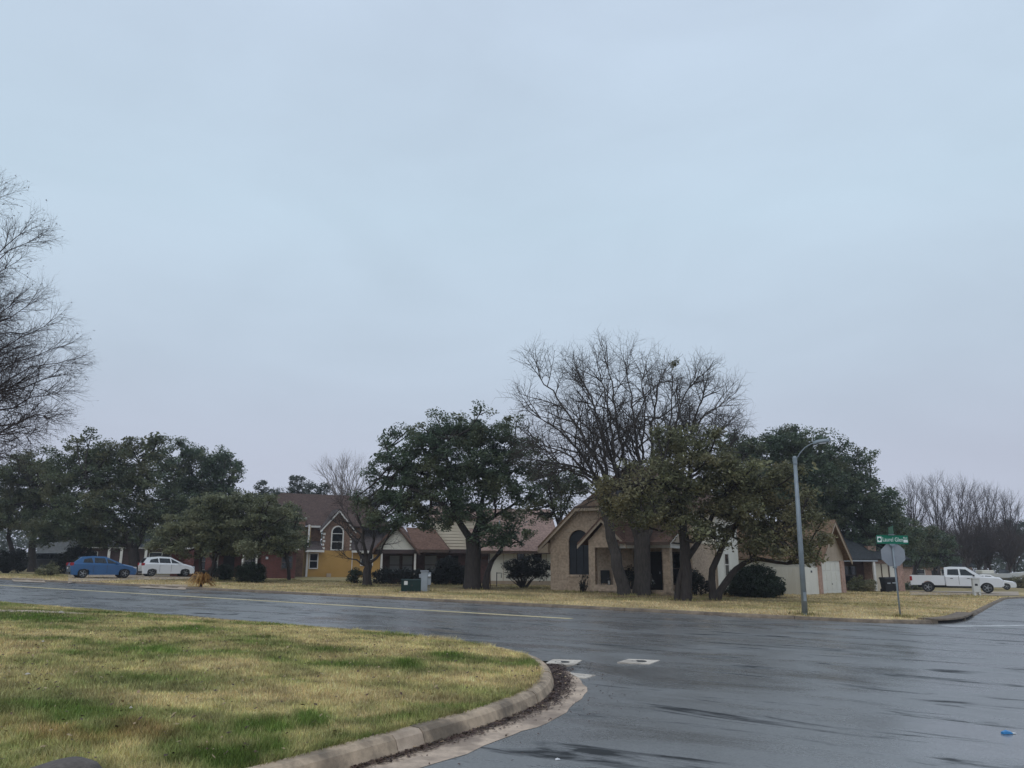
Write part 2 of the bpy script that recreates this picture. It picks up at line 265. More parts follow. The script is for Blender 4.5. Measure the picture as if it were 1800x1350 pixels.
MT = {
 'asphalt': asphalt(),
 'concrete': kerbmat('kerb_concrete', (0.54, 0.41, 0.285), (0.36, 0.275, 0.195), (0.11, 0.088, 0.066)),
 'concrete_new': kerbmat('pale_concrete', (0.64, 0.50, 0.375), (0.52, 0.40, 0.30), (0.30, 0.23, 0.17)),
 'concrete_old': M('old_kerb', (0.30, 0.235, 0.17), (0.14, 0.11, 0.085), 1.2, 0.8, 0.35, fine=9),
 'gutter': kerbmat('gutter_concrete', (0.60, 0.465, 0.35), (0.44, 0.34, 0.26), (0.24, 0.18, 0.14)),
 'pad': kerbmat('pad_concrete', (0.66, 0.59, 0.50), (0.52, 0.46, 0.39), (0.30, 0.26, 0.22)),
 'drive': M('driveway_concrete', (0.42, 0.335, 0.255), (0.34, 0.275, 0.21), 1.2, 0.7, 0.2),
 'iron': M('cast_iron', (0.06, 0.055, 0.05), (0.03, 0.03, 0.03), 20, 0.5, 0.3),
 'yellow': M('worn_yellow_paint', (0.80, 0.68, 0.40), (0.64, 0.54, 0.33), 1.5, 0.7, spec=.15),
 'white_line': M('worn_white_paint', (0.72, 0.72, 0.70), (0.45, 0.45, 0.45), 3, 0.5, fine=12),
 'soil': M('far_ground', (0.30, 0.25, 0.13), (0.17, 0.16, 0.07), 0.3, 0.95),
 'lawn': huemat('lawn_thatch', 0.80, 34, 0.45), 'blade': huemat('grass_blade', 1.0, 3, 0.15, 0.7, 0.0),
 'litter': M('leaf_litter', (0.10, 0.055, 0.04), (0.035, 0.022, 0.02), 9, 0.6),
 'litter_pale': M('pale_leaf', (0.42, 0.32, 0.2), (0.3, 0.2, 0.12), 9, 0.6),
 'galv': M('galvanised_steel', (0.27, 0.31, 0.34), (0.20, 0.235, 0.26), 3, 0.5, 0.0, 0.5, 0.3),
 'alu': M('bare_aluminium', (0.32, 0.34, 0.37), (0.26, 0.28, 0.31), 2, 0.5, 0.0, 0.5, 0.5),
 'green_sign': M('green_sheeting', (0.005, 0.17, 0.10), (0.005, 0.15, 0.09), 2, 0.45),
 'green_pale': M('faded_green_sheeting', (0.10, 0.24, 0.18), (0.09, 0.21, 0.16), 2, 0.25),  # sky reflection put into the green of the upper blade
 'white_sheet': M('white_sheeting', (0.75, 0.80, 0.78), (0.68, 0.72, 0.7), 2, 0.45),
 'red_sign': M('red_sheeting', (0.5, 0.02, 0.02), (0.45, 0.02, 0.02), 2, 0.45),
 'beige_brick': brickmat('beige_brick', (0.45, 0.34, 0.25), (0.33, 0.245, 0.175), (0.42, 0.36, 0.29)),
 'red_brick': brickmat('red_brick', (0.135, 0.045, 0.038), (0.095, 0.034, 0.03), (0.14, 0.1, 0.09)),
 'dark_brick': brickmat('dark_brick', (0.10, 0.055, 0.05), (0.07, 0.04, 0.038), (0.10, 0.08, 0.075)),
 'brown_brick': brickmat('brown_brick', (0.22, 0.13, 0.09), (0.15, 0.09, 0.065), (0.2, 0.15, 0.12)),
 'pink_brick': brickmat('pink_brick', (0.45, 0.29, 0.23), (0.36, 0.22, 0.175), (0.4, 0.32, 0.27)),
 'roof_brown': brickmat('brown_shingle', (0.175, 0.105, 0.08), (0.12, 0.072, 0.055), (0.06, 0.04, 0.03), 0.3, 0.11, 0.008, 0.9, 0.3, 0.5, 0.4),
 'roof_umber': brickmat('umber_shingle', (0.10, 0.066, 0.056), (0.07, 0.046, 0.04), (0.04, 0.03, 0.025), 0.3, 0.11, 0.008, 0.9, 0.3, 0.5, 0.4),
 'roof_red': brickmat('faded_red_shingle', (0.31, 0.215, 0.18), (0.235, 0.16, 0.135), (0.14, 0.09, 0.08), 0.3, 0.11, 0.008, 0.9, 0.3, 0.5, 0.5),
 'roof_gold': brickmat('tan_shingle', (0.185, 0.12, 0.075), (0.14, 0.09, 0.06), (0.08, 0.05, 0.035), 0.3, 0.11, 0.008, 0.9, 0.3, 0.5, 0.5),
 'roof_grey': brickmat('grey_brown_shingle', (0.105, 0.085, 0.08), (0.075, 0.06, 0.06), (0.04, 0.035, 0.035), 0.3, 0.11, 0.008, 0.9, 0.3, 0.5, 0.5),
 'roof_dark': brickmat('dark_shingle', (0.05, 0.055, 0.06), (0.035, 0.04, 0.045), (0.02, 0.02, 0.02), 0.3, 0.11, 0.008, 0.9, 0.3, 0.5, 0.5),
 'yellow_wall': M('ochre_stucco', (0.46, 0.275, 0.085), (0.40, 0.235, 0.07), 0.8, 0.85, 0.1),
 'cream': M('cream_siding', (0.64, 0.57, 0.45), (0.58, 0.52, 0.41), 0.9, 0.7),
 'white_wall': M('white_board', (0.72, 0.70, 0.63), (0.64, 0.62, 0.55), 0.9, 0.7),
 'trim_white': M('white_trim', (0.74, 0.72, 0.68), (0.60, 0.58, 0.55), 2, 0.6),
 'trim_tan': M('tan_trim', (0.42, 0.34, 0.26), (0.34, 0.27, 0.2), 2, 0.7),
 'trim_brown': M('brown_trim', (0.11, 0.075, 0.06), (0.07, 0.05, 0.04), 2, 0.7),
 'trim_plum': M('plum_beam', (0.085, 0.06, 0.06), (0.06, 0.045, 0.045), 2, 0.7),
 'grey_siding': M('grey_siding', (0.24, 0.25, 0.26), (0.18, 0.19, 0.2), 1, 0.8, fine=4),
 'fence_grey': M('weathered_board', (0.13, 0.12, 0.12), (0.08, 0.075, 0.075), 2, 0.85, stretch=(4, 4, 0.6)),
 'glass': M('dark_glass', (0.012, 0.016, 0.02), (0.008, 0.010, 0.013), 1, 0.08, 0, 0.5),
 'screen': M('solar_screen', (0.022, 0.026, 0.034), (0.016, 0.019, 0.025), 2, 0.6),
 'interior': M('dark_recess', (0.03, 0.026, 0.026), (0.02, 0.018, 0.018), 1, 0.9),
 'curtain': M('pale_blind', (0.30, 0.31, 0.32), (0.22, 0.23, 0.24), 1, 0.8),
 'white_paint': M('white_car_paint', (0.72, 0.73, 0.74), (0.68, 0.69, 0.70), 1, 0.35, 0, 0.5, coat=0.8),
 'blue_paint': M('blue_car_paint', (0.001, 0.085, 0.24), (0.001, 0.07, 0.20), 1, 0.3, 0, 0.4, coat=0.8),
 'grey_paint': M('dark_car_paint', (0.025, 0.027, 0.03), (0.02, 0.022, 0.025), 1, 0.35, 0, 0.5, coat=0.9),
 'rubber': M('tyre_rubber', (0.022, 0.022, 0.023), (0.015, 0.015, 0.016), 6, 0.8),
 'rim': M('alloy_rim', (0.34, 0.35, 0.36), (0.26, 0.27, 0.28), 3, 0.4, 0, 0.5, 0.6),
 'black': M('black_plastic', (0.02, 0.021, 0.024), (0.014, 0.015, 0.018), 3, 0.55),
 'tail': M('tail_lamp', (0.35, 0.012, 0.02), (0.28, 0.01, 0.016), 3, 0.2, 0, 0.5),
 'lamp_clear': M('clear_lamp', (0.55, 0.57, 0.6), (0.4, 0.42, 0.45), 4, 0.15, 0, 0.5),
 'box_green': M('transformer_green', (0.007, 0.028, 0.025), (0.006, 0.023, 0.020), 2, 0.45),
 'box_grey': M('pedestal_grey', (0.33, 0.36, 0.39), (0.28, 0.30, 0.33), 2, 0.5),
 'box_white': M('pedestal_white', (0.62, 0.62, 0.60), (0.5, 0.5, 0.48), 2, 0.5),
 'label_white': M('warning_label', (0.7, 0.7, 0.68), (0.6, 0.6, 0.58), 6, 0.5),
 'wrapper': M('blue_plastic', (0.02, 0.22, 0.50), (0.02, 0.18, 0.42), 8, 0.3, 0, 0.5),
 'litter_white': M('bleached_scrap', (0.55, 0.50, 0.42), (0.42, 0.38, 0.32), 8, 0.6),
 'paper': M('white_scrap', (0.7, 0.7, 0.7), (0.55, 0.55, 0.55), 8, 0.5),
 'stone': M('grey_stone', (0.17, 0.145, 0.125), (0.10, 0.085, 0.075), 8, 0.8, 0.4, fine=40),
 'oak': leafmat('oak_leaf', (0.034, 0.058, 0.040), (0.140, 0.190, 0.115), (0.155, 0.165, 0.09)),
 'oak_left': leafmat('oak_leaf_left', (0.040, 0.060, 0.040), (0.165, 0.195, 0.105), (0.185, 0.175, 0.095)),
 'olive': leafmat('olive_leaf', (0.060, 0.064, 0.036), (0.24, 0.245, 0.13), (0.24, 0.21, 0.115)),
 'sage': leafmat('sage_leaf', (0.065, 0.08, 0.046), (0.26, 0.27, 0.155), (0.22, 0.22, 0.13)),
 'rusty': leafmat('rusty_leaf', (0.068, 0.064, 0.034), (0.225, 0.225, 0.12), (0.24, 0.20, 0.105)),
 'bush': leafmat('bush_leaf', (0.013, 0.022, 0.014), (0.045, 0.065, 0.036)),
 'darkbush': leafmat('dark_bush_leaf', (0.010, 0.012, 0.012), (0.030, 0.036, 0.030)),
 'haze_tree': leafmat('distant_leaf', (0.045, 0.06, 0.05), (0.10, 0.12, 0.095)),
 'gold': leafmat('dry_frond', (0.22, 0.10, 0.025), (0.50, 0.30, 0.09)),
 'flower': leafmat('white_petal', (0.5, 0.5, 0.48), (0.75, 0.75, 0.72)),
 'bark': M('grey_bark', (0.115, 0.100, 0.088), (0.055, 0.047, 0.042), 5, 0.9, 0.6, stretch=(3, 3, 0.6), coord='Object'),
 'bark_mid': M('brown_bark', (0.088, 0.076, 0.068), (0.042, 0.036, 0.033), 5, 0.9, 0.6, stretch=(3, 3, 0.6)),
 'bark_dark': M('dark_bark', (0.055, 0.045, 0.040), (0.024, 0.020, 0.019), 5, 0.9, 0.6, stretch=(3, 3, 0.6)),
 'twig': M('twig_grey', (0.13, 0.11, 0.10), (0.075, 0.062, 0.058), 3, 0.9),
 'twig_brown': M('twig_brown', (0.085, 0.066, 0.060), (0.055, 0.044, 0.042), 3, 0.9),
 'twig_dark': M('twig_dark', (0.075, 0.060, 0.062), (0.045, 0.036, 0.040), 3, 0.9),
 'twig_pale': M('twig_pale', (0.20, 0.17, 0.155), (0.13, 0.11, 0.10), 3, 0.9),
}
# ------------------------------------------------------------------ smooth random fields
def vnoise(x, y, seed=0):
    xi, yi = np.floor(x).astype(np.int64), np.floor(y).astype(np.int64); fx, fy = x - xi, y - yi
    def h(a, b):
        n = (a * 374761393 + b * 668265263 + seed * 974711) & 0x7fffffff
        n = (n ^ (n >> 13)) * 1274126177 & 0x7fffffff; n = n ^ (n >> 16)
        return (n & 0xffff) / 65535.0
    sx, sy = fx * fx * (3 - 2 * fx), fy * fy * (3 - 2 * fy)
    return (h(xi, yi) * (1 - sx) + h(xi + 1, yi) * sx) * (1 - sy) + (h(xi, yi + 1) * (1 - sx) + h(xi + 1, yi + 1) * sx) * sy
def fbm(x, y, sc, seed=0, octv=4):
    v = 0; a = 0.5; tot = 0
    for k in range(octv):
        v = v + a * vnoise(x * sc * 2 ** k + 17.3 * k, y * sc * 2 ** k - 9.1 * k, seed + k); tot += a; a *= 0.55
    return v / tot

# ------------------------------------------------------------------ the ground, roads, kerbs
def cat_rom(P, step=0.25):
    P = [Vector(p) for p in P]; out = []
    for i in range(len(P) - 1):
        p0, p1, p2, p3 = P[max(i - 1, 0)], P[i], P[i + 1], P[min(i + 2, len(P) - 1)]
        n = max(2, int((p2 - p1).length / step))
        for k in range(n):
            t = k / n
            out.append(0.5 * ((2 * p1) + (p2 - p0) * t + (2 * p0 - 5 * p1 + 4 * p2 - p3) * t * t + (3 * p1 - p0 - 3 * p2 + p3) * t ** 3))
    out.append(P[-1]); return out
def offset(path, d):                      # to the left of travel
    o = []
    for i, p in enumerate(path):
        t = (path[min(i + 1, len(path) - 1)] - path[max(i - 1, 0)]).normalized()
        o.append(p + Vector((-t.y, t.x)) * d)
    return o
UVW = lambda L: [Vector((uv(s, t).x, uv(s, t).y)) for s, t in L]
near_kerb = cat_rom(UVW([(-150, 13.2), (-60, 13.2), (-30, 13.2), (-18, 13.2), (-14, 13.2), (-11, 13.1), (-8.6, 12.6), (-6.95, 11.75), (-6.0, 10.85), (-5.2, 9.6), (-4.74, 8.5), (-4.5, 7.3), (-4.42, 5.8), (-4.42, 3), (-4.42, -4), (-4.42, -25)]))
far_kerb = cat_rom(UVW([(-150, 27.4), (-90, 27.4), (-50, 27.4), (-25, 27.4), (-12, 27.4), (-6, 27.45), (-3.6, 27.75), (-2.1, 28.8), (-1.3, 30.8), (-1.0, 35), (-0.6, 45), (-0.1, 56), (0.6, 64), (4, 72), (12, 78), (40, 84), (90, 86)]))

g = MB(); g.add([(-400, -50, G * 400 - 0.25), (400, -50, -G * 400 - 0.25), (400, 400, -G * 400 - 0.25), (-400, 400, G * 400 - 0.25)], [(0, 1, 2, 3)])
tag(g.build('ground', MT['soil']), kind='structure')
def sheet(name, mat, pts, h, kind='structure', parent=None):
    b = MB(); b.add([(p[0], p[1], gz(p[0]) + h) for p in pts], [tuple(range(len(pts)))]); return tag(b.build(name, mat, parent), kind=kind)
def uvs(L): return [(uv(s, t).x, uv(s, t).y) for s, t in L]
sheet('main_road', MT['asphalt'], uvs([(-160, 12), (90, 12), (90, 29.5), (-160, 29.5)]), 0)
sheet('side_street', MT['asphalt'], uvs([(-6, -40), (14, -40), (14, 12), (-6, 12)]), 0)
sheet('side_street', MT['asphalt'], uvs([(-3.2, 29.5), (95, 29.5), (95, 90), (-3.2, 90)]), 0)

def poly_fill(name, mat, boundary, interior, zf, colf=None):
    pts = [Vector((p[0], p[1])) for p in boundary] + [Vector((p[0], p[1])) for p in interior]
    n = len(boundary)
    v, e, f, *_ = delaunay_2d_cdt(pts, [(i, (i + 1) % n) for i in range(n)], [list(range(n))], 1, 1e-4)
    V = np.array([(p.x, p.y) for p in v]); V = np.c_[V, zf(V[:, 0], V[:, 1])]
    F = np.array([t if len(t) == 3 else t[:3] for t in f])
    a, b, c = V[F[:, 0]], V[F[:, 1]], V[F[:, 2]]
    flip = ((b - a)[:, 0] * (c - a)[:, 1] - (b - a)[:, 1] * (c - a)[:, 0]) < 0
    F[flip] = F[flip][:, ::-1]
    return mesh_np(name, V, F, mat, None, True, col=colf(V[:, 0], V[:, 1]) if colf else None)

def simplify(path):
    o = [path[0]]
    for i in range(1, len(path) - 1):
        a = path[i] - o[-1]; b = path[i + 1] - path[i]
        if a.length > 0.6 and abs(a.angle_signed(b)) > 0.05: o.append(path[i])
    return o + [path[-1]]
def dist_to(path, x, y):
    path = simplify(path); P = np.array([(p.x, p.y) for p in path]); d = np.full(len(x), 1e9)
    A, B = P[:-1], P[1:]; AB = B - A; L2 = (AB ** 2).sum(1) + 1e-9
    for i in range(0, len(x), 4000):
        q = np.c_[x[i:i + 4000], y[i:i + 4000]]
        t = np.clip(((q[:, None] - A) * AB).sum(2) / L2, 0, 1)
        d[i:i + 4000] = np.sqrt((((A + t[..., None] * AB) - q[:, None]) ** 2).sum(2)).min(1)
    return d
def patch_w(x, y, px, py, rx, ry):        # soft elliptical patch on the lawn
    c = at(px, py, 0.2); ax = rx * c.y / FPX; ay = ry * c.y ** 2 / (1.35 * FPX)
    return np.exp(-(((x - c.x - (y - c.y) * c.x / c.y) / ax) ** 2 + ((y - c.y) / ay) ** 2))
STRAW = np.array((0.61, 0.49, 0.25)); OLIVE = np.array((0.33, 0.33, 0.13)); GREEN = np.array((0.12, 0.20, 0.038)); RUST = np.array((0.42, 0.26, 0.12)); DULL = np.array((0.18, 0.195, 0.075))
def near_col(x, y):
    a = fbm(x, y, 0.45, 3); b = fbm(x, y, 1.5, 11); c = fbm(x * 0.6, y * 1.4, 0.7, 31)
    w = np.clip((a * 0.55 + b * 0.45 - 0.36) / 0.24, 0, 1)[:, None]
    col = OLIVE * (1 - w) + STRAW * w
    g = np.clip((c - 0.50) / 0.14, 0, 0.6)
    for P in ((470, 1285, 75, 26), (400, 1325, 90, 16), (560, 1262, 50, 16), (250, 1150, 70, 14), (720, 1168, 26, 8), (620, 1085, 60, 6), (70, 1088, 120, 10), (790, 1152, 40, 5), (330, 1110, 70, 7)): g = np.maximum(g, 1.15 * patch_w(x, y, *P))
    s = 0.0 * x
    for P in ((430, 1100, 90, 6), (590, 1118, 70, 7), (760, 1225, 80, 14), (330, 1300, 80, 18), (640, 1190, 60, 10), (880, 1195, 40, 8)): s = np.maximum(s, 0.85 * patch_w(x, y, *P))
    col = col * (1 - s[:, None]) + STRAW * s[:, None]
    dl = np.clip(np.maximum(patch_w(x, y, 90, 1245, 130, 22), 0.8 * patch_w(x, y, 250, 1205, 90, 12)), 0, 0.85)[:, None]
    col = col * (1 - dl) + DULL * dl
    ru = np.clip(1.0 * patch_w(x, y, 90, 1288, 110, 14) + patch_w(x, y, 230, 1280, 60, 13) * 0.9, 0, 0.55) * np.clip((fbm(x, y, 3.0, 77) - 0.30) / 0.25, 0, 1)
    g = np.clip(g * np.clip(-0.25 + 2.3 * fbm(x, y, 3.2, 91, 5), .08, 1.35), 0, 0.92)[:, None]
    col = col * (1 - g) + (GREEN * (0.75 + 0.5 * b[:, None])) * g
    col = col * (1 - ru[:, None]) + RUST * ru[:, None]
    return col * np.clip(0.40 + 1.2 * fbm(x, y, 4.2, 63, 4), .5, 1.4)[:, None]
def near_z(x, y):
    d = dist_to(near_kerb, x, y)
    return -G * x + 0.135 + 0.13 * (1 - np.exp(-np.maximum(d - 0.15, 0) / 2.5)) + (fbm(x, y, 0.9, 5) - 0.5) * 0.07 * np.minimum(d, 1)
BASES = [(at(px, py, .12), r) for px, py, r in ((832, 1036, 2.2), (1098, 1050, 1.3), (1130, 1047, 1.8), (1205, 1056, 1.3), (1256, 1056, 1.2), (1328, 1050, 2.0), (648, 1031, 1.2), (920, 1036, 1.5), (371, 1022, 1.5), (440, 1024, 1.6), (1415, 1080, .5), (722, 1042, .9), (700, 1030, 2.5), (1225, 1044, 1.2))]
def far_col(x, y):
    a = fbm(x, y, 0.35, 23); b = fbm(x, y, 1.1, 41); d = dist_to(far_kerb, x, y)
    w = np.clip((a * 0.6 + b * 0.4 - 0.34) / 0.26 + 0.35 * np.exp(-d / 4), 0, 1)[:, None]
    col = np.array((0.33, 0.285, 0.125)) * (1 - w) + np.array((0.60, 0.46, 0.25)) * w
    sh = np.clip((d - 5) / 6, 0, 1)[:, None] * 0.45                     # browner and darker farther back from the kerb
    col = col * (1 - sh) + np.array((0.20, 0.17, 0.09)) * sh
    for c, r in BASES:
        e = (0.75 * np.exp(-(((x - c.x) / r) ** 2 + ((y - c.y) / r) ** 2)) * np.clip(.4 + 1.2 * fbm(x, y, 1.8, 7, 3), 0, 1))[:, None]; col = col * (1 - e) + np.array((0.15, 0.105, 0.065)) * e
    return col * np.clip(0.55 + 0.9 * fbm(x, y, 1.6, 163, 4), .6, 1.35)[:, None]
def far_z(x, y):
    d = dist_to(far_kerb, x, y)
    return -G * x + 0.09 + 0.05 * (1 - np.exp(-np.maximum(d - 0.15, 0) / 3)) + (fbm(x, y, 0.5, 9) - 0.5) * 0.09 * np.minimum(d, 1)

def inside(poly, x, y):
    r = np.zeros(len(x), bool); P = [(p[0], p[1]) for p in poly]; j = len(P) - 1
    for i in range(len(P)):
        (xi, yi), (xj, yj) = P[i], P[j]
        c = ((yi > y) != (yj > y)) & (x < (xj - xi) * (y - yi) / (yj - yi + 1e-12) + xi); r ^= c; j = i
    return r
nb = offset(near_kerb, -0.15)             # travel runs left to right: the lawn lies to its right
near_poly = [(p.x, p.y) for p in nb] + uvs([(-60, -25), (-150, -25)])
fb = offset(far_kerb, 0.15)
far_poly = [(p.x, p.y) for p in fb] + uvs([(90, 170), (-170, 170), (-170, 60)])
def grid_in(poly, x0, x1, y0, y1, st):
    gx, gy = np.meshgrid(np.arange(x0, x1, st), np.arange(y0, y1, st)); gx = gx.ravel() + RNG.uniform(-.2, .2, gx.size) * st; gy = gy.ravel() + RNG.uniform(-.2, .2, gy.size) * st
    k = inside(poly, gx, gy); return np.c_[gx[k], gy[k]]
I1 = np.r_[grid_in(near_poly, -10, 3, 4.5, 16, 0.2), grid_in(near_poly, -26, 2, 16, 32, 0.45), grid_in(near_poly, -16, -10, 5, 16, 0.5), grid_in(near_poly, -90, -26, 5, 80, 4)]
def thin(I, path, dmin=0.12): return I[dist_to(path, I[:, 0], I[:, 1]) > dmin + 0.15]
lawn = poly_fill('near_lawn', MT['lawn'], near_poly, thin(I1, near_kerb), near_z, near_col); tag(lawn, kind='structure')
I2 = np.r_[grid_in(far_poly, -45, 32, 22, 60, 0.7), grid_in(far_poly, -90, 60, 60, 110, 3)]
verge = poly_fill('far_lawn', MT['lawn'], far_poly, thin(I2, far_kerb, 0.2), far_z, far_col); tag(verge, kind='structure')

PROF = [(0.0, -0.1), (0.0, 0.02), (0.035, 0.115), (0.075, 0.148), (0.175, 0.155), (0.175, -0.1)]
def kerb(name, path, side, lengths, a0, a1, special=(), hk=1.0):
    root = thing(name, None, None); tag(root, kind='structure')
    S = [0.0]
    for i in range(1, len(path)): S.append(S[-1] + (path[i] - path[i - 1]).length)
    def pos(s):
        k = min(max(np.searchsorted(S, s) - 1, 0), len(path) - 2); u = (s - S[k]) / max(S[k + 1] - S[k], 1e-6)
        t = (path[k + 1] - path[k]).normalized(); return path[k].lerp(path[k + 1], u), Vector((-t.y, t.x)) * side
    s = a0; i = 0
    while s < a1:
        L = lengths(s, pos(s)[0]); e = min(s + L, a1); n = max(2, int(L / 0.3)) if L < 3 else max(2, int(L / 0.6))
        rings = []
        jx, jz = random.uniform(-.008, .008), random.uniform(-.008, .006)
        for k in range(n + 1):
            ss = s + 0.006 + (e - s - 0.012) * k / n; p, nn = pos(ss)
            w = 0.5 + 0.5 * math.sin(ss * 3.1)
            rings.append([(p.x + nn.x * (o + jx), p.y + nn.y * (o + jx), gz(p.x) + z * (hk if z > 0 else 1) + (jz + 0.004 * w if z > 0 else 0)) for o, z in PROF])
        sp = any(q0 <= (s + e) / 2 <= q1 for q0, q1 in special)
        o = MB().loft(rings).build('kerb_segment', MT['concrete_new' if sp else ('concrete' if hk == 1 else 'concrete_old')], root)
        if sp: o['label'] = 'paler patched kerb piece'
        s = e; i += 1
    return root, pos, S
def arc_of(path, p):
    S = 0; best = (1e9, 0)
    for i in range(len(path) - 1):
        d = (Vector((p.x, p.y)) - path[i]).length
        if d < best[0]: best = (d, S)
        S += (path[i + 1] - path[i]).length
    return best[1]
a_pale0, a_pale1 = arc_of(near_kerb, at(757, 1312)), arc_of(near_kerb, at(690, 1331))
if a_pale0 > a_pale1: a_pale0, a_pale1 = a_pale1, a_pale0
a_c = arc_of(near_kerb, at(965, 1231))
def near_len(s, p):
    if s < a_c - 12: return 3.0
    if s < a_pale0 - 0.05: return min(1.75, max(0.4, a_pale0 - s)) if a_pale0 - s < 2.2 else 1.75
    if s < a_pale1 - 0.02: return a_pale1 - s
    return 1.6
kerb('near_kerb', near_kerb, -1, near_len, arc_of(near_kerb, Vector(uvs([(-70, 13.2)])[0])), arc_of(near_kerb, Vector(uvs([(-4.42, -4)])[0])), [(a_pale0 - .05, a_pale1 + .05)])
a_in0, a_in1 = arc_of(far_kerb, at(1648, 1097)), arc_of(far_kerb, at(1692, 1083))
kerb('far_kerb', far_kerb, 1, lambda s, p: 3.0 if not a_in0 - 3 < s < a_in0 else a_in0 - s, arc_of(far_kerb, Vector(uvs([(-75, 27.4)])[0])), a_in0, hk=.7)
kerb('far_kerb', far_kerb, 1, lambda s, p: 3.0, a_in1, arc_of(far_kerb, Vector(uvs([(40, 84)])[0])), hk=.7)

# gutter pan of the near corner
S0, S1 = arc_of(near_kerb, Vector(uvs([(-6.5, 11.4)])[0])), arc_of(near_kerb, Vector(uvs([(-4.42, -4)])[0]))
def sub(path, a, b):
    S = 0; o = []
    for i in range(len(path)):
        if i: S += (path[i] - path[i - 1]).length
        if a <= S <= b: o.append(path[i])
    return o
gp = sub(near_kerb, S0, S1); go_ = offset(gp, 0.001); gout = []
for i, p in enumerate(gp):
    f = min(1, i / 4); wv = 0.40 * f + 0.03 * math.sin(i * 0.9) + 0.015 * math.sin(i * 2.3 + 1)
    t = (gp[min(i + 1, len(gp) - 1)] - gp[max(i - 1, 0)]).normalized(); gout.append(p + Vector((-t.y, t.x)) * max(wv, 0.02))
V = [(p.x, p.y, gz(p.x) + 0.005) for p in go_] + [(p.x, p.y, gz(p.x) + 0.003) for p in gout]
n = len(gp); tag(MB().add(V, [(i, i + 1, n + i + 1, n + i) for i in range(n - 1)]).build('gutter', MT['gutter']), kind='structure')
# storm drain inlet in the far corner kerb
pi = sub(far_kerb, a_in0, a_in1); c0, c1 = pi[0], pi[-1]; dn = (c1 - c0); Ld = dn.length
dl = Vector(((c0.x + c1.x) / 2, (c0.y + c1.y) / 2, gz((c0.x + c1.x) / 2)))
dr = thing('storm_drain', 'dark storm drain inlet under a concrete top in the far corner kerb', 'drain', dl)
def along(name, mat, P, o0, o1, z0, z1):
    A = offset(P, o0) + offset(P, o1)[::-1]
    return MB().loft([[(p.x - dl.x, p.y - dl.y, gz(p.x) - dl.z + z) for p in A] for z in (z0, z1)]).build(name, mat, dr)
along('drain_top', MT['concrete_old'], pi, -0.01, 0.55, 0.095, 0.15)
along('drain_throat', MT['interior'], pi, 0.07, 0.5, -0.1, 0.094)
npi = len(pi)
for i0 in (0, npi // 2, npi - 2): along('drain_pier', MT['concrete_old'], pi[i0:i0 + 2], 0.0, 0.068, -0.1, 0.094)

# painted lines
def stripe(name, mat, pts, w, h=0.004):
    P = [Vector((p[0], p[1])) for p in pts]; a, b = offset(P, w / 2), offset(P, -w / 2); n = len(P)
    tag(MB().add([(p.x, p.y, gz(p.x) + h) for p in a + b], [(i, i + 1, n + i + 1, n + i) for i in range(n - 1)]).build(name, mat), kind='structure')
for dt in (-0.1, 0.1):
    stripe('centre_line', MT['yellow'], uvs([(s, 22.0 + dt + (0.9 * ((-s - 40) / 10) if s < -40 else 0) * 0.4) for s in np.linspace(-110, -11.3, 60)]), 0.15)
stripe('stop_line', MT['white_line'], [(p.x, p.y) for p in (at(1662, 1101), at(1730, 1100.5), at(1830, 1099.5))], 0.40)
# driveways on the far side
def strip_on(name, mat, quad_px, h, zf):
    P = [at(px, py, h) for px, py in quad_px]
    b = MB(); n = 10
    top = [[P[0].lerp(P[1], k / n).lerp(P[3].lerp(P[2], k / n), j / n) for k in range(n + 1)] for j in range(n + 1)]
    XY = np.array([(p.x, p.y) for r in top for p in r]); ins = inside(far_poly if zf is far_z else near_poly, XY[:, 0], XY[:, 1]); Z = np.where(ins, zf(XY[:, 0], XY[:, 1]) + 0.02, -G * XY[:, 0] + 0.03)
    b.add([(x, y, z) for (x, y), z in zip(XY, Z)], [(j * 11 + k, j * 11 + k + 1, (j + 1) * 11 + k + 1, (j + 1) * 11 + k) for j in range(n) for k in range(n)])
    return tag(b.build(name, mat), kind='structure')
strip_on('driveway', MT['drive'], [(243, 1030.2), (326, 1034.2), (330, 1029), (250, 1027)], 0.10, far_z)
strip_on('driveway', MT['drive'], [(24, 1020), (82, 1022), (76, 1018), (20, 1016)], 0.10, far_z)
strip_on('driveway', MT['drive'], [(120, 1022), (340, 1018), (345, 1012), (120, 1010)], 0.12, far_z)
strip_on('driveway', MT['drive'], [(1600, 1046), (1792, 1047), (1790, 1041), (1600, 1039)], 0.12, far_z)
strip_on('footpath', MT['concrete_new'], [(-40, 1079), (150, 1080.5), (150, 1077), (-40, 1073)], 0.2, near_z)

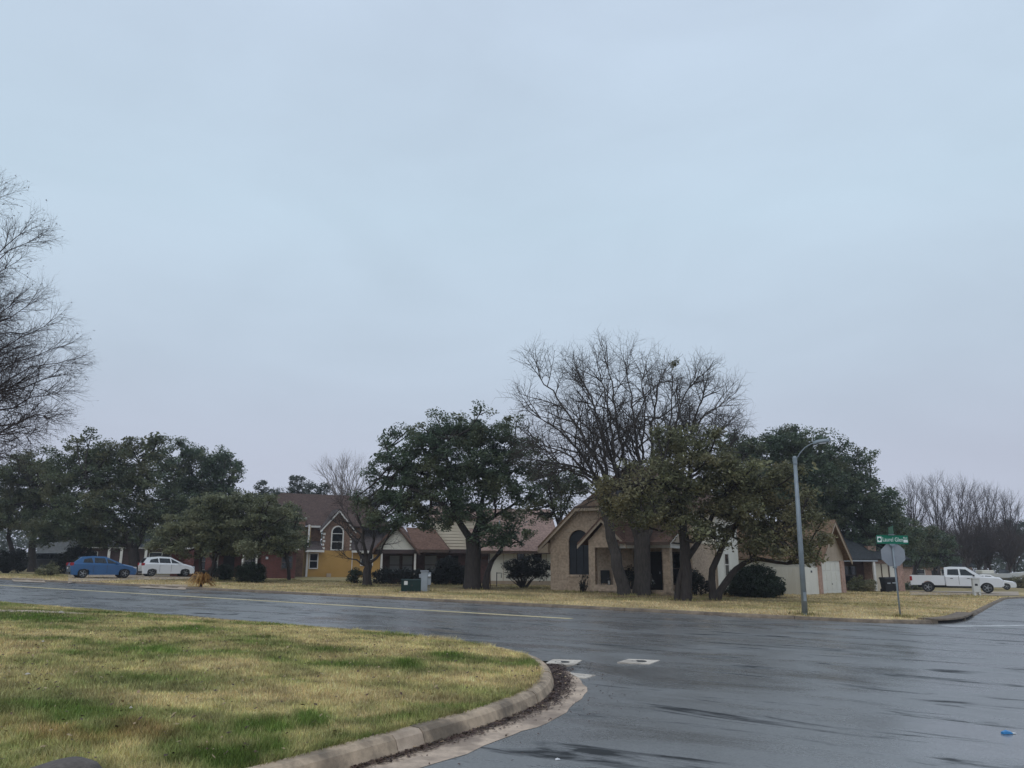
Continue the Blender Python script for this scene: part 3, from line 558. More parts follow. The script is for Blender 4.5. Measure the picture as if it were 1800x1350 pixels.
# ------------------------------------------------------------------ grass and litter
def blades(name, poly, zf, colf, n, x0, x1, y0, y1, power, hgt, wid, mat, ref):
    k = 0; X = []; 
    while k < n:
        x = RNG.uniform(x0, x1, n); y = RNG.uniform(y0, y1, n); d = np.hypot(x, y)
        ok = (RNG.random(n) < (ref / d) ** power) & inside(poly, x, y) & (np.abs(x) < 0.72 * y + 1.0)
        X.append(np.c_[x[ok], y[ok]]); k += ok.sum()
    X = np.concatenate(X)[:n]; x, y = X.T; z = zf(x, y); d = np.hypot(x, y)
    c = colf(x, y); tall = np.clip((c[:, 1] / (c[:, 0] + 1e-6) - 0.6), 0, 1)
    h = hgt * RNG.uniform(0.45, 1.25, n) * (0.8 + 0.5 * tall) * np.clip(0.6 + fbm(x, y, 2.2, 55), 0.6, 1.4); w = wid * RNG.uniform(0.7, 1.4, n) * np.clip(d / ref, 1, 3)
    a = RNG.uniform(0, 2 * np.pi, n); l = RNG.uniform(0, 1.1, n) * h; b = RNG.uniform(0, 2 * np.pi, n)
    dx, dy = np.cos(a) * w / 2, np.sin(a) * w / 2
    V = np.empty((n, 3, 3)); V[:, 0] = np.c_[x - dx, y - dy, z - 0.01]; V[:, 1] = np.c_[x + dx, y + dy, z - 0.01]; V[:, 2] = np.c_[x + np.cos(b) * l, y + np.sin(b) * l, z + h]
    cc = c * RNG.uniform(0.62, 1.4, (n, 1)) * (1 + RNG.uniform(-0.08, 0.08, (n, 3)))
    o = mesh_np(name, V.reshape(-1, 3), np.arange(3 * n).reshape(n, 3), mat, None, False, col=np.repeat(np.clip(cc, 0, 0.8), 3, 0)); return tag(o, kind='stuff')
blades('grass', near_poly, near_z, near_col, 260000, -20, 2, 5.2, 30, 1.9, 0.043, 0.007, MT['blade'], 6.5)
blades('grass', far_poly, far_z, far_col, 90000, -45, 34, 24, 62, 1.5, 0.06, 0.022, MT['blade'], 26)

def flat_leaves(name, pts, size, mat, tilt=0.35):
    n = len(pts); a = RNG.uniform(0, 2 * np.pi, n); s = size * RNG.uniform(0.5, 1.5, n)
    u = np.c_[np.cos(a), np.sin(a), RNG.uniform(-tilt, tilt, n)] * s[:, None]; v = np.c_[-np.sin(a), np.cos(a), RNG.uniform(-tilt, tilt, n)] * s[:, None] * 0.55
    V = np.stack([pts - u, pts - v, pts + u, pts + v], 1).reshape(-1, 3)
    return tag(mesh_np(name, V, np.arange(4 * n).reshape(n, 4), mat), kind='stuff')
L = []
Sp = sub(near_kerb, S0 - 0.1, S1); n = len(Sp)
for k in range(9000):
    i = min(int(abs(random.gauss(0, 0.20)) * n * 0.55) if random.random() < 0.72 else random.randrange(int(n * 0.45)), n - 2)
    t = (Sp[i + 1] - Sp[i]).normalized(); f = i / n
    wd = max(0.05, 0.30 - 0.46 * f) if i > 2 else 0.4
    o = abs(random.gauss(0, 0.45)) * wd
    if o > wd * 1.2: continue
    p = Sp[i].lerp(Sp[i + 1], random.random()) + Vector((-t.y, t.x)) * o
    L.append((p.x, p.y, gz(p.x) + 0.014 + random.random() * 0.022 * (1 - o / (wd * 1.3))))
flat_leaves('leaf_litter', np.array(L), 0.016, MT['litter'])
sel = np.array([L[i] for i in RNG.integers(0, len(L), 60)]); sel[:, 2] += 0.012
flat_leaves('leaf_litter', sel, 0.02, MT['litter_pale'])
ki = RNG.integers(0, len(L), 420); sc_ = np.array([L[i] for i in ki]); dx_ = RNG.normal(0, .38, (420, 2)); sc_[:, :2] += dx_ + np.array((.22, -.02)); sc_[:, 2] = gz(sc_[:, 0]) + .012; kk_ = ~inside(near_poly, sc_[:, 0], sc_[:, 1]) & (dist_to(near_kerb, sc_[:, 0], sc_[:, 1]) > .05); flat_leaves('leaf_litter', sc_[kk_], .013, MT['litter'], .5)
L = []
xx, yy = RNG.uniform(-11, 1, 6000), RNG.uniform(5.5, 20, 6000); kk = inside(near_poly, xx, yy)
L = np.c_[xx, yy, 0 * xx][kk][:2800]; L[:, 2] = near_z(L[:, 0], L[:, 1]) + 0.035
flat_leaves('leaf_litter', L[:2000], 0.018, MT['litter'], 0.6); flat_leaves('leaf_litter', L[2000:], 0.02, MT['litter_pale'], 0.7); 
#@PART2
# ------------------------------------------------------------------ houses
def box(name, mat, par, x0, x1, y0, y1, z0, z1, bevel=0): return MB().box(x0, x1, y0, y1, z0, z1).build(name, MT[mat], par, bevel=bevel)
def window(par, x0, x1, z0, z1, y, fm='trim_white', gm='glass', w=0.09, mull=True, axis='y'):
    """a frame with a sill-high cross bar and a pane set back in it; axis 'y' faces -y, axis 'x' faces +x (x and y swap roles)"""
    f = MB(); b = MB()
    def bx(mb, a0, a1, d0, d1, c0, c1):
        if axis == 'y': mb.box(a0, a1, y + d0, y + d1, c0, c1)
        else: mb.box(y - d1, y - d0, a0, a1, c0, c1)
    bx(f, x0 - w, x0, -0.05, 0.03, z0 - w, z1 + w); bx(f, x1, x1 + w, -0.05, 0.03, z0 - w, z1 + w)
    bx(f, x0, x1, -0.05, 0.03, z1, z1 + w); bx(f, x0, x1, -0.08, 0.03, z0 - w, z0)
    if mull: bx(f, x0, x1, -0.035, 0.0, (z0 + z1) / 2 - 0.025, (z0 + z1) / 2 + 0.025)
    o = f.build('window', MT[fm], par); bx(b, x0, x1, -0.012, 0.028, z0, z1); b.build('pane', MT[gm], o); return o
def rake(par, pts, y0, y1, mat, dz=0.22, name='fascia'):
    """a board of depth dz under a roof edge that runs through pts (x, z)"""
    poly = list(pts) + [(x, z - dz) for x, z in reversed(pts)]
    return MB().xz(poly, y0, y1).build(name, MT[mat], par)

# beige brick house with the arched window
o = at(968, 1038, .12); HS = 1.036
H = thing('brick_house', 'beige brick house with a tall arched window and gabled porch behind bare trees', 'house', o, YR); H.scale = (HS, HS, HS)
zr = lambda x: min(2.49 + 0.91 * (x + 0.68) - 0.10, 4.68)
zr2 = lambda x: min(zr(x), zr(5.2 - x))
arch = [(1.87 - 0.66 * math.cos(a), 2.79 + 0.66 * math.sin(a)) for a in np.linspace(0, math.pi, 15)]
fw = MB(); TH = 0.22
fw.xz([(0, -.5), (1.21, -.5), (1.21, zr(1.21)), (0, zr(0))], 0, TH)
fw.xz([(1.21, -.5), (2.53, -.5), (2.53, .92), (1.21, .92)], 0, TH)
fw.xz([(1.21, zr(1.21))] + arch + [(2.53, 4.68), (1.85, 4.68)], 0, TH)
fw.xz([(2.53, -.5), (5.2, -.5), (5.2, zr(0)), (3.35, 4.68), (2.53, 4.68)], 0, TH)
fw.build('front_wall', MT['beige_brick'], H)
box('side_wall', 'beige_brick', H, 0, 0.22, TH, 6, -.5, zr(0))
sc = MB().xz([(1.21, .92), (2.53, .92)] + arch[::-1], 0.12, 0.16).build('arched_window', MT['screen'], H)
b = MB()
for x in (1.63, 2.09): b.box(x, x + 0.03, 0.09, 0.12, .92, 2.79)
b.box(1.21, 2.53, 0.085, 0.12, 2.76, 2.81); b.build('window_frame', MT['black'], sc)
box('window_sill', 'beige_brick', H, 1.08, 2.66, -0.06, 0, .80, .90)
r = MB()
r.slab([(-.68, -.38, 2.49), (1.83, -.38, 4.77), (2.6, .95, 5.47), (2.6, 6.5, 5.47), (-.68, 6.5, 2.49)], .1)
r.slab([(5.88, -.38, 2.49), (3.37, -.38, 4.77), (2.6, .95, 5.47), (2.6, 6.5, 5.47), (5.88, 6.5, 2.49)], .1)
r.slab([(1.83, -.381, 4.772), (3.37, -.381, 4.772), (2.6, .96, 5.475)], .1)
r.build('roof', MT['roof_gold'], H)
rake(H, [(-.68, 2.38), (1.83, 4.66)], -.36, -.31, 'trim_tan', .20); rake(H, [(5.88, 2.38), (3.37, 4.66)], -.36, -.31, 'trim_tan', .20)
box('fascia', 'trim_tan', H, 1.80, 3.40, -.41, -.36, 4.50, 4.665)
box('fascia', 'trim_brown', H, 1.78, 3.42, -.43, -.385, 4.672, 4.76)
MB().xz([(-.66, 2.15), (-.02, 2.15), (-.02, 2.72), (-.66, 2.20)], -.30, .0).build('eave_box', MT['trim_tan'], H)
# two storey part
mz = lambda x: 7.25 - 0.70 * abs(x - 5.0)
MB().xz([(1.6, -.5), (8.3, -.5), (8.3, mz(8.3) - .12), (5.0, 7.1), (1.6, mz(1.6) - .12)], .9, 1.1).build('gable_wall', MT['beige_brick'], H)
box('side_wall', 'beige_brick', H, 8.08, 8.3, 1.1, 5.2, -.5, 2.65)
box('upper_wall', 'cream', H, 8.08, 8.33, 1.1, 5.2, 2.652, mz(8.33) - .1)
k = 0
for z in np.arange(2.7, mz(8.33) - .3, .21):
    MB().xz([(8.365, z), (8.338, z + .2), (8.331, z + .2), (8.331, z)], 1.1, 5.2).build('siding_board', MT['cream'], H)
box('rear_wall', 'white_wall', H, 8.08, 8.28, 5.2, 10, -.5, mz(8.33) - .1)
box('back_wall', 'cream', H, 1.6, 8.08, 9.8, 10, -.5, 4.6)
r = MB(); r.slab([(8.85, .5, mz(8.85)), (5.0, .5, 7.25), (5.0, 10.4, 7.25), (8.85, 10.4, mz(8.85))], .12)
r.slab([(1.2, .5, mz(1.2)), (5.0, .5, 7.25), (5.0, 10.4, 7.25), (1.2, 10.4, mz(1.2))], .12); r.build('roof', MT['roof_brown'], H)
rake(H, [(1.2, mz(1.2) - .12), (5.0, 7.12), (8.85, mz(8.85) - .12)], .54, .60, 'trim_tan', .2)
window(H, 6.25, 7.25, 4.15, 5.05, .9, 'trim_tan'); window(H, 3.9, 4.7, 4.9, 5.9, .9, 'trim_tan')
box('window_ledge', 'trim_white', H, 6.0, 7.7, .80, .90, 3.92, 4.04)
window(H, 6.9, 7.7, .9, 2.15, 8.28, 'trim_white', axis='x')
# porch
P0 = -1.5
box('porch_floor', 'concrete', H, 3.2, 8., P0, .9, -.4, .10)
pb = MB(); pb.xz([(3.22, -.5), (5.05, -.5), (5.05, .42), (3.22, .42)], P0, P0 + .3)
pb.box(3.22, 3.6, P0, P0 + .3, .42, 2.40); pb.box(4.67, 5.05, P0, P0 + .3, .42, 2.40)
pb.xz([(3.22, 2.40), (5.05, 2.40), (5.05, 2.78), (4.135, 3.68), (3.22, 2.78)], P0, P0 + .3)
pb.build('porch_wall', MT['beige_brick'], H)
box('column', 'beige_brick', H, 7.5, 7.9, P0, P0 + .4, -.4, 2.35, .01)
box('column', 'beige_brick', H, 6.1, 6.4, P0, P0 + .3, -.4, 2.35, .01)
box('porch_sill', 'beige_brick', H, 5.05, 7.5, P0 + .02, P0 + .28, -.4, .20)
box('porch_beam', 'trim_white', H, 5.05, 7.94, P0 + .05, P0 + .25, 2.352, 2.58)
box('porch_beam', 'trim_white', H, 7.75, 7.94, P0 + .25, .9, 2.352, 2.58)
box('ceiling', 'interior', H, 3.25, 8.1, P0 + .3, .9, 2.60, 2.64)
MB().yz([(P0 - .25, 2.60), (.9, 2.60), (.9, 3.78)], 7.88, 7.96).build('gable_end', MT['trim_tan'], H)
r = MB(); r.slab([(4.9, P0 - .4, 2.66), (8.1, P0 - .4, 2.66), (8.1, .9, 3.88), (4.2, .9, 3.88), (4.2, P0 + .4, 2.96)], .08); r.build('porch_roof', MT['roof_brown'], H)
r = MB(); r.slab([(2.65, P0 - .3, 2.62), (4.135, P0 - .3, 4.05), (4.135, .8, 4.05), (2.65, .8, 2.62)], .09); r.slab([(5.62, P0 - .3, 2.62), (4.135, P0 - .3, 4.05), (4.135, .8, 4.05), (5.62, .8, 2.62)], .09)
r.build('porch_gable_roof', MT['roof_brown'], H)
rake(H, [(2.65, 2.52), (4.135, 3.95), (5.62, 2.52)], P0 - .28, P0 - .23, 'trim_tan', .19)
box('fascia', 'trim_brown', H, 5.65, 8.1, P0 - .43, P0 - .38, 2.50, 2.66)
MB().yz([(P0 - .38, 2.50), (P0 - .38, 2.63), (.9, 3.6), (.9, 3.62)], 8.02, 8.07).build('fascia', MT['trim_white'], H)
d = box('front_door', 'interior', H, 5.6, 6.55, .84, .9, .1, 2.2); box('door_handle', 'rim', d, 6.42, 6.46, .80, .84, 1.0, 1.12)
window(H, 6.9, 7.8, .5, 2.1, .9, 'trim_brown'); window(H, 4.0, 5.0, 1.1, 2.2, .9, 'trim_brown')

MB().tube([(8.36, 5.1, 2.5), (8.36, 5.1, -.3)], .04, 6).build('downspout', MT['trim_tan'], H)
for x_, y_, z_ in ((7.0, 3.0, 6.0), (3.2, 5.0, 6.2)): MB().tube([(x_, y_, z_ - .6), (x_, y_, z_ + .25)], .05, 8).build('vent_pipe', MT['galv'], H)
MB().box(.15, 5.0, -.42, -.37, .0, .001).build('plinth_line', MT['trim_brown'], H) if False else None
# the garage with white doors round the corner
o1, o2 = at(1443, 1048.5), at(1488, 1046)
gy = math.atan2(o2.y - o1.y, o2.x - o1.x); gl = (o2 - o1).length; hz0 = (o1.z - o2.z)
Gg = thing('garage', 'pale garage with a steep brown roof and white door beside the tall board fence', 'garage', o1, gy)
gm_ = gl / 2; ap = 4.95
gz_ = lambda x: ap - abs(x - gm_) * (ap - 2.35) / (gm_ + .45)
box('side_wall', 'white_wall', Gg, 0, .2, .2, 7, -.5, 2.5)
box('side_wall', 'white_wall', Gg, gl - .2, gl, .2, 7, -.7, 2.5)
MB().xz([(0, 2.25), (gl, 2.25), (gl, gz_(gl) - .12), (gm_, ap - .12), (0, gz_(0) - .12)], 0, .2).build('gable_wall', MT['trim_tan'], Gg)
box('pilaster', 'pink_brick', Gg, 0, .55, -.03, .2, -.5, 2.248); box('pilaster', 'pink_brick', Gg, gl - .75, gl, -.03, .2, -.7, 2.248)
box('back_wall', 'cream', Gg, .2, gl - .2, 6.8, 7, -.6, 4)
dr_ = box('garage_door', 'white_wall', Gg, .55, gl - .75, .08, .14, -.6, 2.246)
for i in range(4): 
    for j in range(4):
        w_ = (gl - 1.3) / 4; box('door_panel', 'white_wall', dr_, .55 + j * w_ + .06, .55 + (j + 1) * w_ - .06, .06, .08, -.32 + i * .63 + .05, -.32 + (i + 1) * .63 - .05)
box('door_handle', 'black', dr_, gm_ - .06, gm_ + .06, .03, .06, .7, .76)
r = MB(); r.slab([(-.45, -.5, 2.35), (gm_, -.5, ap), (gm_, 7.4, ap), (-.45, 7.4, 2.35)], .1); r.slab([(gl + .45, -.5, 2.35), (gm_, -.5, ap), (gm_, 7.4, ap), (gl + .45, 7.4, 2.35)], .1); r.build('roof', MT['roof_gold'], Gg)
rake(Gg, [(-.45, 2.25), (gm_, ap - .1), (gl + .45, 2.25)], -.48, -.42, 'trim_tan', .24)
# white board fence and gate
f0, f1, f2 = at(1362, 1046.5), at(1410, 1050.5), at(1442, 1048.3)
F_ = thing('board_fence', 'white vertical board fence beside the big round bush', 'fence', f0, math.atan2(f1.y - f0.y, f1.x - f0.x)); Lf = (f1 - f0).length
nB = 13; wB = Lf / nB
for i in range(nB): MB().box(i * wB + .006, (i + 1) * wB - .006, -.012 + .006 * (i % 2), .012 + .006 * (i % 2), -.1, 1.78 + random.uniform(-.015, .015)).build('fence_board', MT['white_wall'], F_)
for z in (.3, 1.45): box('rail', 'white_wall', F_, 0, Lf, .02, .06, z, z + .09)
box('post', 'trim_white', F_, Lf - .01, Lf + .11, -.05, .07, -.3, 1.86)
Gt = thing('gate', 'white solid gate with black hardware between the fence and the garage', 'gate', f1, math.atan2(f2.y - f1.y, f2.x - f1.x)); Lg = (f2 - f1).length
nB = 8; wB = (Lg - .2) / nB
for i in range(nB): MB().box(.12 + i * wB + .004, .12 + (i + 1) * wB - .004, -.015, .015 + .004 * (i % 2), .02, 1.80).build('gate_board', MT['white_wall'], Gt)
box('frame', 'trim_white', Gt, .12, Lg - .08, .02, .06, 1.55, 1.65); box('frame', 'trim_white', Gt, .12, Lg - .08, .02, .06, .2, .3)
MB().lathe([(0.0, -.04), (.07, -.04), (.07, .0), (0.0, .0)], 10).build('latch', MT['black'], Gt)
la = Gt.children[-1]; la.location = (Lg * .42, -.01, 1.05); la.rotation_euler = (R(90), 0, 0)
box('hinge', 'black', Gt, Lg * .55, Lg * .62, -.035, -.015, 1.45, 1.58)

# dark brick house with the white gables and red roof
o = at(668, 1026.5)
H = thing('brick_house', 'dark brick house with white siding gables and a faded red roof behind the largest oak', 'house', o, R(1))
box('front_wall', 'dark_brick', H, -.3, 7.4, 1.6, 1.8, -.5, 2.5); box('side_wall', 'dark_brick', H, -.3, -.1, 1.8, 8, -.5, 2.5)
MB().xz([(-.40, 2.55), (2.60, 2.55), (1.1, 4.25)], -.05, .08).build('gable_wall', MT['white_wall'], H)
k = 0
for z in np.arange(2.56, 4.1, .19):
    xa = -.40 + (z + .19 - 2.55) / 1.7 * 1.5; xb = 2.6 - (z + .19 - 2.55) / 1.7 * 1.5
    if xb - xa > .1: MB().yz([(-.085, z), (-.056, z + .185), (-.05, z + .185), (-.05, z)], xa, xb).build('siding_board', MT['white_wall'], H); k += 1
box('porch_beam', 'trim_plum', H, -.45, 2.75, -.12, .1, 2.26, 2.54)
for x in (-.03, 2.52): box('porch_post', 'trim_white', H, x, x + .15, -.08, .07, -.3, 2.258, .01)
for x in (.45, 1.45): window(H, x, x + .75, .7, 2.1, 1.6, 'trim_brown', 'curtain')
window(H, 3.2, 4.1, .75, 2.1, 1.6, 'trim_brown', 'curtain')
box('front_door', 'interior', H, 4.9, 5.8, 1.55, 1.6, -.1, 2.1)
box('porch_wall', 'dark_brick', H, -.2, 2.8, -.02, .18, -.5, .85); box('porch_wall', 'dark_brick', H, 4.4, 7.2, -.2, 0, -.5, .55)
rg = lambda x: 4.45 - abs(x - 1.1) * 1.12
r = MB(); r.slab([(-.85, -.45, rg(-.85)), (1.1, -.45, 4.45), (1.1, 4.0, 4.45), (-.85, 4.0, rg(-.85))], .1); r.slab([(3.0, -.45, rg(3.0)), (1.1, -.45, 4.45), (1.1, 4.0, 4.45), (3.0, 4.0, rg(3.0))], .1)
r.build('porch_roof', MT['roof_brown'], H)
rake(H, [(-.85, rg(-.85) - .1), (1.1, 4.34), (3.0, rg(3.0) - .1)], -.43, -.38, 'trim_brown', .17)
r = MB(); r.slab([(2.55, -.3, 2.56), (5.15, -.3, 2.56), (3.75, 1.9, 4.3), (1.6, 1.9, 4.3)], .1); r.slab([(5.152, -.3, 2.56), (5.2, 2.0, 2.56), (3.752, 1.9, 4.3)], .1); r.build('front_roof', MT['roof_brown'], H)
box('fascia', 'trim_brown', H, 2.9, 5.15, -.33, -.28, 2.34, 2.53)
box('upper_wall', 'cream', H, 3.4, 7.3, 1.95, 2.1, 2.62, 5.1)
k = 0
for z in np.arange(2.64, 5.0, .235): MB().yz([(1.90, z), (1.942, z + .228), (1.95, z + .228), (1.95, z)], 3.4, 7.3).build('siding_board', MT['cream'], H)
box('fascia', 'trim_plum', H, 5.16, 7.5, 1.0, 1.05, 2.32, 2.62); box('porch_ceiling', 'trim_brown', H, 5.16, 7.5, 1.05, 1.95, 2.50, 2.6)
box('front_wall', 'white_wall', H, 8.2, 13.2, 0, .2, .28, 2.5)
for x_, y_ in ((9.0, 2.0), (11.2, 2.8)): MB().tube([(x_, y_, 3.6), (x_, y_, 4.9)], .06, 8).build('vent_pipe', MT['galv'], H)
MB().tube([(8.25, -.06, 2.4), (8.25, -.06, 0)], .04, 6).build('downspout', MT['trim_brown'], H)
box('foundation', 'trim_tan', H, 8.18, 13.2, -.03, .2, -.6, .28); box('side_wall', 'dark_brick', H, 7.4, 8.18, .2, .4, -.5, 2.5)
for x in (10.4, 11.7): window(H, x, x + .5, 1.85, 2.3, 0, 'trim_brown', w=.05, mull=False)
for x in (9.3, 10.1, 12.6): box('board_joint', 'trim_tan', H, x, x + .035, -.015, 0, .28, 2.5)
box('fascia', 'trim_brown', H, 7.2, 13.7, -.52, -.47, 2.28, 2.46)
r = MB(); r.slab([(6.9, -.55, 2.5), (13.8, -.55, 2.5), (13.2, 4.5, 6.0), (6.3, 4.5, 6.0)], .12); r.slab([(6.9, 9.5, 2.5), (13.8, 9.5, 2.5), (13.2, 4.5, 6.0), (6.3, 4.5, 6.0)], .12); r.slab([(3.2, 1.6, 5.1), (7.4, 1.6, 5.1), (7.0, 4.5, 6.2), (3.2, 4.5, 6.2)], .12); r.slab([(3.2, 8.6, 4.6), (7.4, 8.6, 4.6), (7.0, 4.5, 6.2), (3.2, 4.5, 6.2)], .12)
r.build('roof', MT['roof_red'], H)

# ochre house
o = at(538, 1016.5)
H = thing('stucco_house', 'ochre yellow house with white trim and an arched window in its brick dormer', 'house', o, R(25))
box('front_wall', 'yellow_wall', H, 0, 9.0, 0, .2, -.1, 2.6); box('foundation', 'trim_brown', H, 0, 9.0, -.02, .2, -.6, -.1)
box('side_wall', 'yellow_wall', H, -.02, .2, .2, 7, -.5, 4.9)
box('corner_trim', 'trim_white', H, -.09, .09, -.06, 0, -.3, 5.0)
box('corner_trim', 'trim_white', H, -.08, -.02, 6.9, 7.05, -.3, 3.0)
box('upper_wall', 'brown_brick', H, .2, 1.4, 1.2, 1.4, 2.5, 4.9); box('upper_wall', 'brown_brick', H, 4.3, 5.5, 1.2, 1.4, 2.5, 4.9)
dm = lambda x: 6.55 - 1.12 * abs(x - 2.75)
dw = [(2.75 - .5 * math.cos(a), 4.35 + .5 * math.sin(a)) for a in np.linspace(0, math.pi, 11)]
w = MB(); w.xz([(1.35, 2.602), (2.25, 2.602), (2.25, 4.35)] + [(2.25, dm(2.25) - .1), (1.35, dm(1.35) - .1)], 0, .2)
w.xz([(4.15, 2.602), (3.25, 2.602), (3.25, dm(3.25) - .1), (4.15, dm(4.15) - .1)], 0, .2)
w.xz(dw + [(3.25, dm(3.25) - .1), (2.75, 6.45), (2.25, dm(2.25) - .1)], 0, .2)
w.build('dormer_wall', MT['brown_brick'], H)
aw = MB(); ring = [(2.75 - .62 * math.cos(a), 4.35 + .62 * math.sin(a)) for a in np.linspace(0, math.pi, 11)]
aw.xz([(2.13, 2.62), (2.25, 2.62)] + dw + [(3.25, 2.62), (3.37, 2.62)] + ring[::-1], -.06, 0); aw.box(2.25, 3.25, -.04, .06, 4.18, 4.24); aw.box(2.25, 3.25, -.08, .06, 2.62, 2.72); aw.box(2.25, 3.25, -.03, .06, 3.4, 3.45)
aw = aw.build('arched_window', MT['trim_white'], H)
MB().xz([(2.25, 2.72), (3.25, 2.72)] + dw[::-1], .08, .12).build('pane', MT['glass'], aw)
for i in range(5):
    for sx in (1.35, 4.0): box('corner_stone', 'trim_white', H, sx, sx + (.16 if i % 2 else .24) * (1 if sx < 2 else .75), -.03, 0, 2.7 + i * .34, 2.9 + i * .34)
r = MB(); r.slab([(1.0, -.4, dm(1.0)), (2.75, -.4, 6.62), (2.75, 4.5, 6.62), (1.0, 4.5, dm(1.0))], .1); r.slab([(4.5, -.4, dm(4.5)), (2.75, -.4, 6.62), (2.75, 4.5, 6.62), (4.5, 4.5, dm(4.5))], .1); r.build('dormer_roof', MT['roof_grey'], H)
rake(H, [(1.0, dm(1.0) - .1), (2.75, 6.5), (4.5, dm(4.5) - .1)], -.38, -.30, 'trim_white', .24)
for a_, b_ in ((-.3, 1.45), (4.1, 9.5)): box('fascia', 'trim_white', H, a_, b_, -.55, -.48, 2.42, 2.62)
box('fascia', 'trim_white', H, -.1, 1.2, .70, .76, 4.78, 4.96)
r = MB(); r.slab([(-.3, -.55, 2.66), (1.34, -.55, 2.66), (1.34, 1.2, 3.5), (-.3, 1.2, 3.5)], .08); r.slab([(4.16, -.55, 2.66), (9.6, -.55, 2.66), (8.3, 5.0, 6.4), (4.16, 5.0, 6.4)], .08); r.slab([(9.602, -.55, 2.66), (9.6, 10, 2.66), (8.302, 5.0, 6.4)], .08); r.build('lower_roof', MT['roof_grey'], H)
r = MB(); r.slab([(-.4, .7, 5.0), (8.6, .7, 5.0), (6.0, 5.5, 8.4), (-2.0, 5.5, 8.4)], .1); r.slab([(-6.0, .9, 5.0), (-.402, .7, 5.0), (-2.0, 5.5, 8.4)], .1); r.slab([(-6.2, .9, 5.0), (-6.2, 9, 5.0), (-2.0, 5.5, 8.4)], .1); r.slab([(8.602, .7, 5.0), (9, 9, 5.0), (6.0, 5.5, 8.4)], .1); r.build('roof', MT['roof_umber'], H)
box('upper_wall', 'brown_brick', H, -5.6, -.1, 1.4, 1.6, 2.4, 4.95); box('upper_wall', 'brown_brick', H, 4.2, 8.4, 5.2, 5.4, 2.4, 4.95)
MB().tube([(4.3, -.05, 2.5), (4.3, -.05, 0)], .04, 6).build('downspout', MT['trim_white'], H)
window(H, .25, .95, .95, 2.25, 0, 'trim_white'); window(H, 5.2, 6.3, 1.25, 2.35, 0, 'trim_white'); window(H, 7.7, 8.5, 1.1, 2.3, 0, 'trim_white')
ac = box('vent_box', 'trim_tan', H, 1.9, 2.3, -.18, -.02, .02, .45)
box('chimney', 'brown_brick', H, -1.5, -.35, .2, 1.1, -.5, 5.5, .0); box('chimney_cap', 'trim_white', H, -1.6, -.25, .1, 1.2, 5.5, 5.66)

# red brick house
o = at(430, 1018.5)
H = thing('brick_house', 'dark red brick house with white porch posts behind the two clipped round bushes', 'house', o, R(16))
box('front_wall', 'red_brick', H, 1.2, 4.0, 0, .2, -.5, 2.55); box('front_wall', 'red_brick', H, -6, 1.2, 1.6, 1.8, -.5, 2.55); box('side_wall', 'red_brick', H, 1.2, 1.4, .2, 1.6, -.5, 2.55); box('side_wall', 'red_brick', H, 3.8, 4.0, .2, 7, -.5, 2.55)
MB().box(-4.8, -4.1, .1, .4, -.5, 2.55).build('column', MT['red_brick'], H); MB().box(-3.2, -2.7, .1, .4, -.5, 2.55).build('column', MT['red_brick'], H)
for x in (-.35, .75): box('porch_post', 'trim_white', H, x, x + .14, .1, .24, -.3, 2.5, .01)
box('fascia', 'trim_white', H, 1.0, 4.3, -.45, -.40, 2.42, 2.60); box('fascia', 'trim_white', H, -6.4, 1.0, -.05, 0, 2.42, 2.60)
box('porch_ceiling', 'interior', H, -6.2, 1.1, 0, 1.6, 2.56, 2.6)
window(H, 2.9, 3.7, .9, 1.9, 0, 'trim_brown'); window(H, -.15, .65, .8, 2.2, 1.6, 'trim_white'); box('front_door', 'interior', H, -1.9, -1.0, 1.56, 1.6, -.1, 2.1); window(H, -3.6, -2.4, .8, 2.1, 1.6, 'trim_white')
box('wall_lamp', 'lamp_clear', H, 1.55, 1.75, -.1, 0, 1.65, 1.85)
r = MB(); r.slab([(1.0, -.5, 2.62), (4.4, -.5, 2.62), (3.4, 3.6, 5.2), (2.2, 3.6, 5.2)], .1); r.slab([(4.402, -.5, 2.62), (4.4, 8, 2.62), (3.402, 3.6, 5.2)], .1); r.slab([(-6.6, -.1, 2.62), (.998, -.1, 2.62), (2.198, 3.6, 5.2), (-4.5, 3.6, 5.2)], .1); r.slab([(-6.602, -.1, 2.62), (-6.6, 8, 2.62), (-4.502, 3.6, 5.2)], .1); r.slab([(-6.6, 8, 2.62), (4.4, 8, 2.62), (3.4, 3.7, 5.2), (-4.5, 3.7, 5.2)], .1); r.build('roof', MT['roof_umber'], H)

